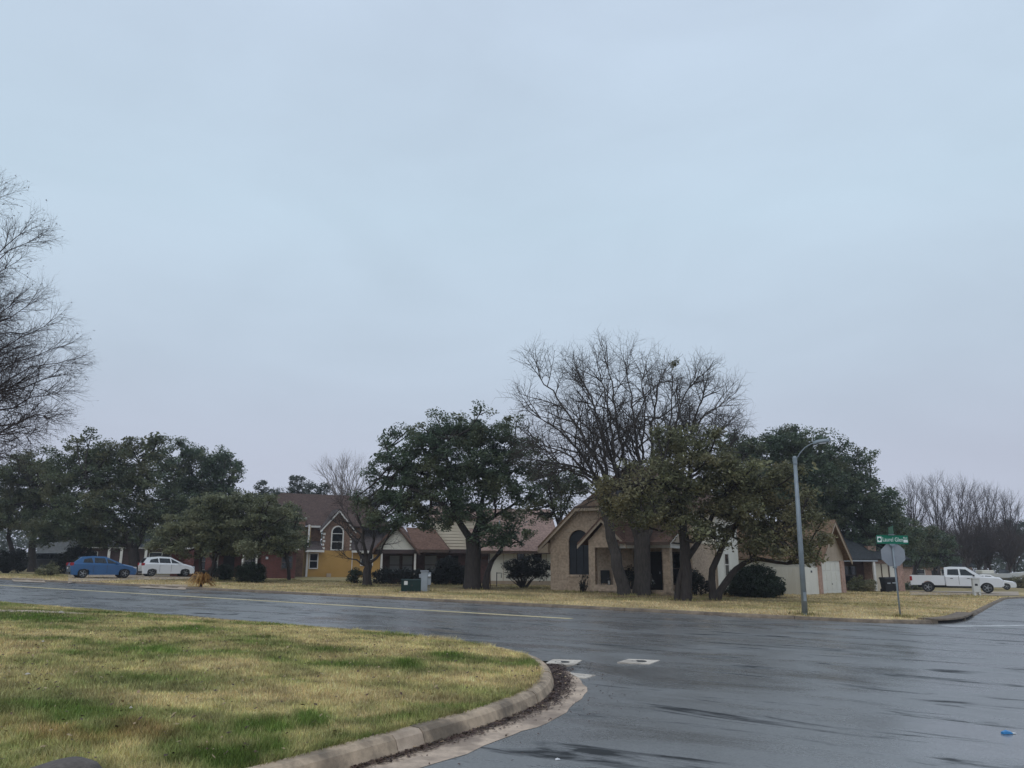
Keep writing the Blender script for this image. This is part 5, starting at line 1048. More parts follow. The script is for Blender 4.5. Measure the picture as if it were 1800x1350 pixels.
def scrap(label, px, py, s, rz, lawn_=False):
    s = s * .55 if lawn_ else s
    p = at(px, py, .26 if lawn_ else 0); z = float(near_z(np.array([p.x]), np.array([p.y]))[0]) + .04 if lawn_ else gz(p.x) + .002
    c = thing('paper_scrap', label, 'litter', (p.x, p.y, z), rz)
    MB().loft([[(-s, -s * .4, 0), (-s * .8, s * .5, 0), (-s * .9, 0, s * .5)], [(0, -s * .6, s * .1), (.1 * s, s * .5, 0), (0, 0, s * .7)], [(s, -s * .3, 0), (s * .9, s * .4, s * .1), (s, 0, s * .3)]]).build('scrap', MT['litter_white' if lawn_ else 'paper'], c)
scrap('torn white scrap on the wet road in the foreground', 980, 1336, .022, .4)
scrap('white scrap at the lawn edge by the far end of the path', 108, 1076, .11, 0, True)
scrap('pale scrap in the greenest grass at left middle of the lawn', 48, 1190, .05, 1, True)
scrap('pale scrap lying at the edge of the rust coloured grass', 230, 1243, .045, 2, True)
scrap('small white scrap in the upper lawn', 75, 1133, .06, 2.4, True)
p = at(105, 1362, .2); p.z = float(near_z(np.array([p.x]), np.array([p.y]))[0])
rk = thing('rock', 'grey brown rounded stone at the near edge of the lawn', 'stone', p)
prof = MB(); prof.lathe([(.36, -.1), (.345, .06), (.29, .13), (.19, .17), (.08, .185), (.0, .187)], 18); prof.v = [(.72 * x * (1 + .06 * math.sin(3 * math.atan2(y, x) + 1)), y * .72 * (1 + .05 * math.cos(2 * math.atan2(y, x))), z * .6 + .012 * math.sin(9 * x + 5 * y)) for x, y, z in prof.v]; prof.build('stone_body', MT['stone'], rk, True)
# hydrant-like standpipe by the white wall, lantern on the porch
p = gp_(873, 1033)
Sp_ = thing('standpipe', 'thin metal standpipe with a tap arm beside the white wall', 'pipe', p)
MB().tube([(0, 0, -.1), (0, 0, .95)], .03, 8).build('pipe', MT['iron'], Sp_); MB().tube([(0, 0, .9), (.3, 0, .9), (.3, 0, .6)], .025, 8).build('tap_arm', MT['iron'], Sp_)
p = gp_(869, 1036); 
Bp = thing('board', 'thin brown timber board leaning by the white wall', 'board', p); MB().tube([(-.25, .3, -.1), (-.32, 1.0, 1.7)], .05, 4).build('plank', MT['roof_gold'], Bp)
o = at(968, 1038, .12)
hp_ = lambda x, y, z: Vector((o.x, o.y, o.z)) + (RU * x + RV * y + Vector((0, 0, z))) * HS
Ln = thing('lantern', 'small black lantern with a white candle standing in the porch opening', 'lantern', hp_(4.35, P0 + .15, .42))
MB().box(-.09, .09, -.09, .09, 0, .02).build('base', MT['black'], Ln)
for sx_ in (-1, 1):
    for sy in (-1, 1): MB().box(sx_ * .08 - .008, sx_ * .08 + .008, sy * .08 - .008, sy * .08 + .008, .02, .30).build('corner_post', MT['black'], Ln)
MB().loft([[(-.1, -.1, .30), (.1, -.1, .30), (.1, .1, .30), (-.1, .1, .30)], [(-.02, -.02, .40), (.02, -.02, .40), (.02, .02, .40), (-.02, .02, .40)]]).build('cap', MT['black'], Ln); MB().lathe([(.055, .02), (.055, .22), (.0, .225)], 10).build('candle', MT['flower'], Ln)
Ch = thing('porch_chair', 'dark high backed porch chair inside the gabled porch opening', 'chair', hp_(3.75, P0 + .95, .10), YR + R(25))
MB().box(-.26, .26, -.24, .26, .40, .46).build('seat', MT['black'], Ch, bevel=.01); MB().yz([(.22, .46), (.28, .46), (.40, 1.12), (.34, 1.12)], -.26, .26).build('backrest', MT['black'], Ch)
for x_ in (-.24, .20):
    for y_ in (-.22, .20): MB().box(x_, x_ + .04, y_, y_ + .04, 0, .40).build('leg', MT['black'], Ch)
    MB().box(x_, x_ + .04, -.24, .26, .62, .66).build('armrest', MT['black'], Ch)
#@PART3
# ------------------------------------------------------------------ trees and shrubs
DK, PK, SK = 5.6, 1.9, 0.95            # clusters, leaves per cluster, leaf size
class Tubes:
    def __init__(s): s.g = {}; s.tips = []
    def add(s, pts, rad, k): s.g.setdefault((len(pts), k), []).append((pts, rad))
    def arrays(s):
        VV, FF, b = [], [], 0
        for (n, k), L in s.g.items():
            P = np.array([[tuple(p) for p in q[0]] for q in L], float); Rr = np.array([q[1] for q in L], float); mN = len(L)
            T = np.gradient(P, axis=1); T /= np.linalg.norm(T, axis=2, keepdims=True) + 1e-9
            ax = np.where(np.abs(T[:, :1, 2:3]) < 0.8, np.array([[[0, 0, 1.0]]]), np.array([[[1.0, 0, 0]]]))
            A = np.cross(T, np.broadcast_to(ax, T.shape)); A /= np.linalg.norm(A, axis=2, keepdims=True) + 1e-9; B = np.cross(T, A)
            th = np.arange(k) * 2 * np.pi / k
            V = P[:, :, None] + (A[:, :, None] * np.cos(th)[None, None, :, None] + B[:, :, None] * np.sin(th)[None, None, :, None]) * Rr[:, :, None, None]
            i = np.arange(mN)[:, None, None] * n * k + np.arange(n - 1)[None, :, None] * k; j = np.arange(k)[None, None, :]; j2 = (j + 1) % k
            F = np.stack([i + j, i + j2, i + k + j2, i + k + j], -1).reshape(-1, 4) + b
            VV.append(V.reshape(-1, 3)); FF.append(F); b += mN * n * k
        return np.concatenate(VV), np.concatenate(FF)
def rnd_unit():
    v = Vector((random.gauss(0, 1), random.gauss(0, 1), random.gauss(0, 1))); return v.normalized()
def grow(T, p, d, L, r, lvl, cfg):
    n, jit, trop, k = cfg['seg'][lvl], cfg['jit'][lvl], cfg['trop'][lvl], cfg['k'][lvl]
    pts = [p.copy()]; dd = d.normalized(); st = L / n
    for i in range(n):
        dd = (dd + rnd_unit() * jit + Vector((0, 0, 1)) * trop).normalized(); p = p + dd * st; pts.append(p.copy())
    tip = cfg['tip'][lvl]; rad = [r * (1 - (1 - tip) * i / n) for i in range(n + 1)]
    T.add(pts, rad, k)
    if lvl + 1 < len(cfg['seg']): sprout(T, pts, rad, L, lvl, cfg)
    else: T.tips.append(pts[-1])
def sprout(T, pts, rad, L, lvl, cfg, nch=None, t0=None):
    nch = nch or cfg['n'][lvl]; t0 = cfg['t0'][lvl] if t0 is None else t0
    for c in range(nch):
        t = t0 + (1 - t0) * (c + random.random()) / nch
        f = t * (len(pts) - 1); i = min(int(f), len(pts) - 2); q = pts[i].lerp(pts[i + 1], f - i); dr = (pts[i + 1] - pts[i]).normalized()
        ang = R(random.uniform(*cfg['ang'][lvl])); ax = dr.cross(rnd_unit()).normalized()
        nd_ = (Matrix.Rotation(ang, 3, ax) @ dr)
        rl = cfg['len'][lvl] * random.uniform(0.6, 1.25) * (1.15 - 0.55 * t)
        grow(T, q, nd_, rl, min(rad[i] * 0.7, cfg['r'][lvl] * random.uniform(.8, 1.2)), lvl + 1, cfg)
def px_line(P, y, dy=0.0):
    out = []
    for i, q in enumerate(P): out.append(pt(q[0], q[1], y + (q[2] if len(q) > 2 else dy * i / max(1, len(P) - 1))))
    return out
def smooth_line(W_, step=0.5): 
    o = cat_rom(W_, step); return o
def foliage_np(C, RAD, per, size, flat=0.6, up=0.5, inner=None):
    """C cluster centres (n,3), RAD cluster radii (n,): a diamond leaf each, thrown round the centres"""
    n = len(C); per = int(per * PK); size = size * SK; reps = np.full(n, per) if inner is None else np.where(inner, max(1, int(per * .42)), per); idx = np.repeat(np.arange(n), reps); mN = len(idx)
    g_ = RNG.normal(0, 1, (mN, 3)); g_ /= np.linalg.norm(g_, axis=1, keepdims=True); rr = RNG.random(mN) ** 0.45
    pos = C[idx] + g_ * (RAD[idx] * rr)[:, None] * np.array([1, 1, flat])
    nrm = RNG.normal(0, 1, (mN, 3)); nrm[:, 2] += np.sign(nrm[:, 2]) * up; nrm += g_ * 0.5; nrm /= np.linalg.norm(nrm, axis=1, keepdims=True)
    a = np.cross(nrm, RNG.normal(0, 1, (mN, 3))); a /= np.linalg.norm(a, axis=1, keepdims=True) + 1e-9; b = np.cross(nrm, a)
    s = size * RNG.uniform(0.6, 1.4, mN)[:, None]
    if inner is not None: s = s * np.where(inner[idx], 1.7, 1.0)[:, None]
    V = np.stack([pos - a * s, pos - b * s * .5, pos + a * s, pos + b * s * .5], 1).reshape(-1, 3)
    tint = np.clip(.6 * RNG.beta(1.1, 1.4, n)[idx] + .55 * fbm(C[:, 0] * 1.0, C[:, 2] * 1.3 + C[:, 1] * .7, .55, 19, 3)[idx] - .05 + RNG.normal(0, .16, mN), 0, 1)
    return V, np.arange(4 * mN).reshape(mN, 4), np.repeat(tint, 4)
BS = 1.04; INNER = []
def blob_clusters(blobs, y, dens, crad, bias=0.42):
    C, RA, own, IN = [], [], [], []
    for bi, q in enumerate(blobs):
        px, py, rx, ry = q[:4]; dy = q[4] if len(q) > 4 else random.uniform(-.28, .28) * rx * y / FPX * 2
        c = pt(px, py, y + dy); a, b_ = BS * rx * y / FPX, BS * ry * y / FPX; cdep = max(a, b_) * .95 if len(q) < 6 else q[5]
        n = max(3, int(DK * dens * a * b_ * cdep / crad ** 3))
        g_ = RNG.normal(0, 1, (n, 3)); g_ /= np.linalg.norm(g_, axis=1, keepdims=True); r_ = RNG.random(n) ** bias; IN.append(r_ < .62)
        C.append(np.array(c) + g_ * r_[:, None] * np.array([a, cdep, b_])); RA.append(crad * RNG.uniform(.6, 1.3, n)); own += [bi] * n
    INNER.append(np.concatenate(IN)); return np.concatenate(C), np.concatenate(RA), np.array(own)
def tree(name, label, cat, base, limbs, r_trunk, blobs=(), leaf='oak', bark='bark_dark', dens=.34, crad=.55, per=52, size=.085, group=None, cfg=None, bare=None, twigs=True, y=None, h0=.12, up=.5):
    """limbs: list of (pixel polyline, start radius, end radius, depth drift); every point gets its own distance, so the crown is round"""
    b = at(base[0], base[1], h0) if y is None else pt(base[0], base[1], y); y = b.y
    root = thing(name, label, cat, b, 0, group); T = Tubes(); LIMB = []
    for q in limbs:
        W_ = smooth_line(px_line(q[0], y, q[3] if len(q) > 3 else 0.0), 0.45); n = len(W_)
        W_ = [p + (rnd_unit() * (.10 if bare else .05) if 0 < i < n - 1 else Vector()) for i, p in enumerate(W_)]
        rad = [q[1] + (q[2] - q[1]) * (i / (n - 1)) ** .8 for i in range(n)]
        if q is limbs[0] or (len(q) > 4 and q[4]): rad[0] *= 1.35; W_[0] = W_[0] - Vector((0, 0, .3)); 
        T.add([p for p in W_], rad, 8 if q[1] > .07 else 6); LIMB.append((W_, rad))
    if bare:
        for (W_, rad), q in zip(LIMB, limbs):
            if len(q) > 5 and q[5] == 0: continue
            L = sum((W_[i + 1] - W_[i]).length for i in range(len(W_) - 1)); sprout(T, W_, rad, L, 0, bare, nch=max(3, int(L * bare['perm'])), t0=q[5] if len(q) > 5 else .25)
            e = (W_[-1] - W_[-2]).normalized()
            for _ in range(3): grow(T, W_[-1], (e + rnd_unit() * .35).normalized(), bare['len'][0] * .7, rad[-1], 1, bare)
    C = None
    if blobs:
        sat = []
        for q_ in blobs:
            for _ in range(3):
                a_ = random.uniform(-.35, math.pi + .35); k_ = random.uniform(.95, 1.28); s_ = random.uniform(.26, .42); sat.append((q_[0] + q_[2] * k_ * math.cos(a_), q_[1] - q_[3] * k_ * math.sin(a_), q_[2] * s_, q_[3] * s_, random.uniform(-1.6, 1.6)))
        blobs = list(blobs) + sat
        C, RA, own = blob_clusters(blobs, y, dens, crad)
        if twigs and LIMB:
            LP = np.array([tuple(p) for W_, _ in LIMB for p in W_[len(W_) // 3:]]); LR = np.array([r for W_, rd in LIMB for r in rd[len(rd) // 3:]])
            for bi in range(len(blobs)):
                cc = C[own == bi].mean(0); j = np.argmin(((LP - cc) ** 2).sum(1)); p0 = Vector(LP[j]); p1 = Vector(cc); mid = p0.lerp(p1, .5) + Vector((0, 0, -.12 * (p1 - p0).length)) + rnd_unit() * .25
                Wl = cat_rom([p0, mid, p1], .5); rr0 = min(LR[j], .09); T.add(Wl, list(np.linspace(rr0, .03, len(Wl))), 6)
                WA = np.array([tuple(p) for p in Wl])
                for ci in np.where(own == bi)[0]:
                    if random.random() < .55:
                        k_ = np.argmin(((WA - C[ci]) ** 2).sum(1)); q0 = Wl[max(k_ - 1, 0)]; q1 = Vector(C[ci]); m_ = q0.lerp(q1, .55) + rnd_unit() * .18
                        T.add([q0, m_, q1, q1 + (q1 - m_) * .5], [.026, .018, .010, .004], 4)
    V, F = T.arrays(); bo = np.array(b)
    mesh_np('trunk', V - bo, F, MT[bark], root, True)
    if blobs:
        V, F, ti = foliage_np(C, RA, per, size, up=up, inner=INNER[-1]); mesh_np('crown', V - bo, F, MT[leaf], root, False, attr=ti)
    return root, T, b
# --- the big oak before the dark brick house
tree('oak_tree', 'largest dark green oak with a thick forked trunk beside the white wall', 'tree', (832, 1036),
     [([(830, 1038), (832, 1000), (833, 965), (830, 945)], .52, .42), ([(830, 950), (812, 925), (795, 905), (770, 880), (745, 868), (720, 860)], .26, .07, -1.5), ([(833, 950), (850, 920), (880, 900), (905, 885)], .22, .07, 1.0),
      ([(834, 945), (845, 900), (850, 850), (848, 800)], .19, .06, 1.8), ([(800, 910), (790, 860), (785, 810), (790, 770)], .15, .05, -1.0), ([(745, 868), (715, 840), (690, 815), (680, 790)], .14, .05, -.5), ([(853, 1037), (858, 1005), (866, 985), (880, 965), (895, 940)], .22, .06, 1.2, 1), ([(850, 850), (885, 820), (905, 795)], .15, .05, 1.0)],
     .6, [(805, 765, 62, 36), (852, 760, 55, 34), (765, 785, 50, 34), (705, 795, 46, 34), (680, 835, 42, 32), (745, 825, 55, 36), (830, 815, 70, 40), (890, 795, 46, 36), (915, 830, 32, 30), (875, 850, 52, 34), (800, 860, 58, 36), (715, 865, 48, 34), (670, 885, 36, 32), (690, 915, 42, 24), (745, 900, 44, 26), (905, 868, 36, 26), (850, 895, 44, 26), (886, 935, 32, 26), (790, 905, 34, 20), (650, 905, 22, 20), (868, 948, 28, 18), (905, 950, 24, 15), (735, 920, 36, 18)], 'oak', dens=.29, per=50, size=.08)
# --- leaning and upright bare trees
def rnd_crown(L): return [([(1112 + (q[0] - 1112) * .86, 880 + (q[1] - 880) * .835) if q[1] < 880 else q for q in l[0]], *l[1:]) for l in L]
BARE = dict(seg=(7, 6, 4, 3), jit=(.14, .2, .24, .26), trop=(.02, .03, .02, .0), k=(6, 4, 3, 3), tip=(.3, .3, .35, .4), n=(10, 8, 5), t0=(.14, .12, .12), ang=((28, 62), (28, 65), (30, 70)), len=(3.0, 1.45, .7), r=(.050, .021, .0095), perm=1.5)
leanA = tree('bare_tree', 'leaning grey bare tree whose limbs spread left above the arched window', 'tree', (1098, 1050),
     rnd_crown([([(1098, 1052), (1090, 1010), (1078, 960), (1066, 915), (1062, 880)], .36, .22, 0, 0, 0), ([(1062, 880), (1045, 850), (1015, 822), (985, 806), (950, 802)], .13, .035, -1.5), ([(1062, 880), (1052, 830), (1028, 775), (995, 715), (960, 665), (925, 625)], .14, .03, 1.5), ([(1062, 880), (1040, 832), (1002, 775), (962, 735), (925, 708)], .13, .03, -2.4), ([(1064, 880), (1062, 830), (1050, 760), (1038, 700), (1015, 640)], .13, .03, 2.6), ([(1064, 880), (1077, 840), (1074, 780), (1065, 700), (1048, 630)], .12, .03, -1.0), ([(1040, 832), (1000, 800), (960, 770), (930, 765)], .08, .03, 2.0)]),
     .36, bark='bark_mid', bare=BARE, y=42.3)
tree('bare_tree', 'tallest bare tree with an upright grey trunk and a fan of limbs', 'tree', (1130, 1047),
     rnd_crown([([(1130, 1049), (1128, 1000), (1127, 960), (1126, 940)], .50, .42, 0, 0, 0), ([(1122, 950), (1108, 890), (1085, 830), (1060, 760), (1035, 690), (1018, 645)], .17, .03, -1.5), ([(1124, 950), (1113, 880), (1096, 800), (1082, 720), (1072, 650), (1062, 605)], .16, .03, 2.2), ([(1128, 945), (1128, 870), (1125, 790), (1116, 700), (1106, 640), (1100, 612)], .16, .02, -.8), ([(1132, 950), (1145, 880), (1151, 800), (1152, 720), (1160, 655), (1166, 632)], .16, .03, 1.2), ([(1136, 945), (1160, 870), (1176, 800), (1196, 730), (1215, 675), (1226, 645)], .15, .03, -2.2), ([(1138, 945), (1170, 860), (1205, 790), (1240, 730), (1268, 690), (1288, 682)], .15, .03, 1.5), ([(1165, 870), (1215, 812), (1260, 772), (1290, 735), (1300, 725)], .11, .03, 3.0), ([(1150, 900), (1185, 830), (1220, 760), (1245, 700), (1255, 665)], .11, .03, -3.2), ([(1116, 935), (1070, 868), (1015, 832), (965, 800), (935, 775)], .13, .03, -3.4), ([(1150, 905), (1210, 850), (1265, 805), (1305, 770)], .12, .03, 2.6), ([(1128, 930), (1135, 850), (1132, 760), (1136, 680), (1132, 625)], .11, .03, 3.4), ([(1118, 920), (1095, 840), (1062, 790), (1030, 740), (1000, 705)], .11, .03, 3.0), ([(1155, 880), (1185, 800), (1190, 720), (1192, 660)], .10, .03, 3.0)]),
     .5, bark='bark_mid', bare=BARE, y=42.9)
# leafy limb left of the arched window, loose and see-through
tree('live_oak', 'loose thinly leaved oak behind the leaning bare tree', 'tree', (990, 1030), [([(1000, 1020), (990, 960), (975, 900), (965, 860)], .16, .06), ([(980, 920), (1000, 880), (1010, 845)], .08, .03, .8), ([(970, 880), (945, 840), (930, 820)], .07, .03, -.5)], .2,
     [(950, 820, 26, 24), (985, 845, 30, 24), (1010, 870, 22, 20), (960, 880, 28, 22), (935, 905, 22, 18), (985, 905, 20, 14), (930, 850, 18, 16)], 'oak_left', dens=.34, per=40, y=56)
# --- brown green oaks before the porch
tree('live_oak', 'brownish green oak with a dark forked trunk before the porch', 'tree', (1205, 1056),
     [([(1205, 1058), (1207, 1010), (1203, 960), (1200, 930), (1196, 895)], .30, .20), ([(1205, 985), (1222, 960), (1238, 935), (1252, 905), (1262, 880)], .17, .08, 1.0), ([(1191, 1054), (1195, 1015), (1204, 978)], .15, .13, 0, 1), ([(1196, 895), (1180, 860), (1160, 840), (1130, 850)], .14, .05, -1.0), ([(1198, 900), (1210, 850), (1215, 800)], .14, .05, 1.0)],
     .3, [(1100, 872, 42, 28, -1), (1140, 850, 45, 32), (1120, 905, 48, 26), (1180, 880, 48, 32), (1190, 825, 46, 34), (1170, 785, 30, 24), (1230, 800, 46, 34), (1225, 770, 30, 20), (1245, 850, 50, 36), (1280, 875, 42, 36), (1235, 910, 40, 26), (1165, 925, 36, 16), (1085, 900, 26, 20), (1285, 830, 40, 34), (1262, 940, 30, 22)], 'olive', dens=.42, per=44, size=.075)
tree('live_oak', 'low rust tinged oak forking at the ground beside the big round bush', 'tree', (1256, 1056),
     [([(1255, 1058), (1250, 1020), (1259, 985), (1272, 955), (1290, 930)], .20, .11), ([(1256, 1058), (1274, 1025), (1295, 1000), (1320, 985), (1350, 985), (1385, 992), (1410, 985)], .20, .05, 1.5, 1), ([(1290, 930), (1310, 895), (1325, 865)], .10, .04, .6), ([(1320, 985), (1340, 955), (1365, 935)], .10, .04, -.8)],
     .2, [(1300, 905, 44, 36), (1335, 870, 44, 36), (1340, 930, 46, 34), (1375, 900, 42, 36), (1395, 945, 40, 30), (1300, 950, 34, 22), (1355, 970, 36, 18), (1402, 974, 26, 12), (1430, 980, 18, 11), (1320, 840, 36, 26), (1430, 955, 22, 20), (1385, 850, 36, 28), (1410, 905, 32, 30), (1290, 850, 34, 30), (1280, 890, 30, 26)], 'rusty', dens=.44, per=44, size=.073)
tree('oak_tree', 'broad dark green oak rising behind the garage roof', 'tree', (1450, 1040),
     [([(1455, 1042), (1450, 1000), (1440, 960), (1435, 925)], .5, .36), ([(1435, 930), (1400, 890), (1360, 850), (1330, 815)], .24, .06, -1.5), ([(1437, 925), (1440, 870), (1430, 810), (1420, 780)], .24, .06, 1.5), ([(1437, 930), (1470, 895), (1505, 870), (1530, 860)], .22, .06, .5)],
     .5, [(1320, 800, 44, 30), (1365, 785, 46, 28), (1405, 778, 44, 26), (1350, 830, 52, 36), (1400, 820, 56, 36), (1450, 805, 46, 32), (1490, 830, 44, 34), (1440, 855, 58, 38), (1385, 870, 52, 36), (1500, 870, 48, 38), (1535, 885, 34, 34), (1470, 905, 54, 34), (1520, 920, 46, 34), (1425, 910, 44, 26), (1555, 925, 30, 34), (1500, 955, 46, 22), (1545, 960, 36, 24), (1300, 790, 34, 24), (1560, 895, 30, 30), (1580, 945, 30, 28), (1340, 870, 50, 36), (1290, 850, 34, 34)], 'oak', dens=.37, per=46, size=.105, crad=.68, y=66)
# --- left oaks
tree('oak_tree', 'dark oak with a forked trunk between the blue and white hatchbacks', 'tree', (237, 1012),
     [([(237, 1014), (236, 990), (233, 965)], .55, .42), ([(234, 970), (222, 940), (195, 900), (165, 860), (150, 830)], .26, .07, -1.5), ([(236, 968), (250, 940), (258, 900), (250, 850), (245, 815)], .26, .07, 1.5), ([(232, 965), (215, 955), (185, 940), (150, 925), (115, 915)], .18, .06, 1.0)],
     .5, [(120, 812, 40, 26), (165, 798, 44, 28), (205, 808, 40, 30), (250, 800, 34, 28), (272, 782, 16, 14), (115, 850, 44, 34), (170, 845, 50, 36), (230, 850, 50, 38), (270, 840, 30, 30), (130, 895, 46, 32), (185, 895, 50, 34), (240, 900, 46, 32), (160, 930, 46, 24), (215, 935, 46, 22), (110, 925, 34, 22), (270, 915, 26, 26), (90, 940, 40, 20), (300, 900, 30, 30), (180, 950, 50, 14), (140, 945, 40, 14)], 'oak_left', dens=.33, per=46, size=.105, crad=.7, y=68)
tree('oak_tree', 'rounded dark oak standing behind the white hatchback', 'tree', (291, 1008),
     [([(288, 1010), (290, 980), (300, 955), (318, 925)], .40, .28), ([(318, 925), (335, 890), (340, 850)], .2, .06, 1), ([(316, 928), (355, 895), (385, 870)], .18, .05, -1)],
     .4, [(325, 805, 36, 26), (365, 815, 40, 26), (310, 845, 38, 34), (355, 850, 46, 36), (398, 850, 28, 34), (330, 890, 46, 34), (385, 885, 40, 30), (300, 885, 30, 32), (345, 920, 40, 20), (410, 830, 14, 16), (290, 935, 26, 22)], 'oak', dens=.35, per=46, size=.11, crad=.7, y=78)
tree('oak_tree', 'dark oak with crooked trunks at the left edge above the hedge', 'tree', (58, 998),
     [([(58, 1000), (55, 975), (58, 950), (70, 925)], .38, .24), ([(18, 996), (22, 970), (15, 945), (20, 910)], .3, .14, 0.5, 1), ([(58, 955), (85, 945), (110, 935)], .16, .08, 1), ([(66, 935), (60, 890), (50, 850)], .2, .06, -1)],
     .4, [(60, 815, 34, 22), (25, 835, 36, 26), (75, 850, 42, 30), (20, 875, 42, 30), (65, 890, 44, 28), (95, 875, 30, 28), (20, 912, 40, 24), (75, 920, 36, 20), (-25, 860, 44, 40), (-30, 910, 40, 30)], 'oak_left', dens=.46, per=44, size=.105, crad=.7, y=74)
tree('live_oak', 'low spreading sage green tree over the dry gold plant', 'tree', (371, 1022),
     [([(367, 1024), (374, 995), (382, 970), (392, 948)], .16, .11), ([(354, 1022), (352, 995), (356, 970), (370, 945)], .13, .08, .5, 1), ([(392, 950), (420, 935), (455, 925)], .1, .04, -.6), ([(376, 985), (350, 960), (320, 950)], .09, .04, .5), ([(390, 950), (395, 920), (400, 900)], .09, .04, .3)],
     .2, [(400, 898, 46, 18), (355, 915, 44, 20), (440, 905, 42, 20), (320, 938, 38, 17), (375, 935, 44, 20), (430, 935, 46, 20), (470, 925, 36, 22), (300, 955, 22, 12), (345, 955, 32, 12), (405, 958, 32, 14), (460, 950, 30, 16), (420, 880, 50, 14), (375, 892, 40, 14), (285, 962, 16, 9), (335, 925, 36, 16), (490, 935, 28, 18), (510, 950, 18, 16), (470, 905, 34, 18), (330, 966, 28, 12), (440, 966, 38, 13), (395, 970, 28, 10), (500, 962, 20, 12)], 'sage', dens=.40, per=54, size=.08, crad=.5)
tree('live_oak', 'slender dark tree before the yellow wall at the corner of the brick house', 'tree', (506, 1021),
     [([(508, 1023), (506, 995), (500, 970), (494, 950)], .15, .10), ([(502, 985), (512, 960), (516, 935)], .09, .04, .4), ([(496, 955), (485, 930), (480, 915)], .08, .03, -.4)],
     .2, [(490, 905, 28, 22), (512, 920, 22, 22), (480, 935, 26, 20), (508, 950, 24, 18), (492, 965, 20, 12), (522, 945, 14, 16)], 'oak_left', dens=.34, per=46, size=.08, crad=.5)
# bare small tree before the ochre house
SM = dict(seg=(5, 5, 4, 3), jit=(.1, .16, .2, .22), trop=(.03, .06, .05, .04), k=(8, 4, 3, 3), tip=(.3, .3, .35, .4), n=(8, 6, 4), t0=(.25, .15, .15), ang=((22, 48), (25, 55), (25, 60)), len=(1.5, .8, .45), r=(.03, .012, .006), perm=2.2)
tree('bare_tree', 'small dark bare tree at the end of the hedge before the ochre house', 'tree', (648, 1031),
     [([(648, 1033), (647, 1005), (645, 985)], .30, .22, 0, 0, 0), ([(644, 988), (630, 965), (615, 945), (600, 925)], .13, .02, .8), ([(645, 985), (640, 950), (632, 915), (628, 890)], .14, .02, -.5), ([(647, 985), (655, 950), (655, 915), (652, 885)], .13, .02, .6), ([(649, 990), (668, 970), (680, 950), (690, 930)], .11, .02, -.9), ([(644, 995), (625, 985), (608, 978)], .08, .02, -.6), ([(640, 950), (615, 915), (603, 895)], .07, .02, 1)],
     .3, bark='bark_dark', bare=SM)
FARB = dict(seg=(5, 5, 3), jit=(.08, .14, .2), trop=(.04, .08, .08), k=(5, 3, 3), tip=(.3, .3, .4), n=(10, 6), t0=(.2, .1), ang=((14, 34), (18, 45)), len=(3.0, 1.4), r=(.035, .016), perm=1.6)
def fan(cx, by, ty, w, n, y):
    return [([(cx, by), (cx + random.uniform(-2, 2), by - (by - ty) * .25)], .22, .16, 0, 0, 0)] + [([(cx, by - (by - ty) * .22), (cx + w * f * .4 + random.uniform(-3, 3), by - (by - ty) * .55), (cx + w * f + random.uniform(-5, 5), ty + abs(f) * (by - ty) * .12 + random.uniform(0, 12))], .13, .02, random.uniform(-2.5, 2.5)) for f in np.linspace(-1, 1, n)]
tree('bare_tree', 'pale bare tree with upright branches rising behind the ochre house', 'tree', (605, 1000), fan(607, 960, 818, 34, 9, 92), .2, bark='twig_pale', bare=FARB, y=92)
for cx, ty, w, lab in ((1606, 858, 26, 'first of the bare trees showing right of the big oak'), (1650, 848, 30, 'bare tree rising above the tailgate of the pickup'), (1694, 858, 28, 'bare tree rising above the cab of the pickup'), (1732, 868, 26, 'bare tree behind the pickup bonnet and low evergreen'), (1770, 884, 24, 'shortest bare tree at the right edge of the row')):
    tree('bare_tree', lab, 'tree', (cx, 1015), fan(cx, 1015, ty, w, 9, 112), .2, bark='twig_dark', bare=FARB, y=112 + random.uniform(-5, 5), group='bare trees along the far side street')
FARM = dict(FARB, r=(.035, .022), len=(2.0, 1.1), perm=5.0, ang=((25, 60), (25, 65)), trop=(.0, .03, .02))
for cx, ty, w, lab in ((1700, 925, 30, 'brown leafless thicket tree behind the pickup cab'), (1738, 920, 28, 'brown leafless thicket tree above the white sedan'), (1664, 930, 22, 'brown leafless thicket tree between evergreens and the pickup'), (1775, 938, 24, 'brown leafless thicket tree above the boat'), (1720, 945, 30, 'lowest brown leafless thicket tree behind the pickup windscreen')):
    tree('bare_tree', lab, 'tree', (cx, 1020), fan(cx, 1020, ty, w, 10, 96), .15, bark='twig_brown', bare=FARM, y=96 + random.uniform(-3, 3), group='brown thicket behind the pickup')
for (cx, cy, rx, ry, lab, lf, yy) in ((1575, 945, 30, 42, 'dark evergreen just right of the stop sign', 'oak', 84), (1612, 955, 32, 36, 'rounded evergreen left of the pickup tail', 'oak_left', 88), (1645, 965, 28, 32, 'low dark evergreen directly behind the pickup bed', 'oak', 92), (1785, 945, 30, 34, 'bluish evergreen at the right edge behind the boat', 'haze_tree', 120)):
    tree('evergreen_tree', lab, 'tree', (cx, 1030 if cx < 1700 else 1018), [([(cx, 1034), (cx - 2, 1000), (cx + 1, cy)], .22, .1), ([(cx - 1, 1000), (cx - 12, 975), (cx - 15, cy)], .12, .05, .7), ([(cx, 1000), (cx + 12, 970), (cx + 14, cy)], .12, .05, -.7)], .2,
         [(cx + dx * rx, cy + dz * ry, rx * .55, ry * .5) for dx, dz in ((-.5, .3), (.5, .3), (0, -.5), (-.35, -.15), (.4, -.2), (0, .15), (-.1, .6), (.6, .65), (-.65, .7))], lf, dens=.36, per=46, size=.11, crad=.7, y=yy)
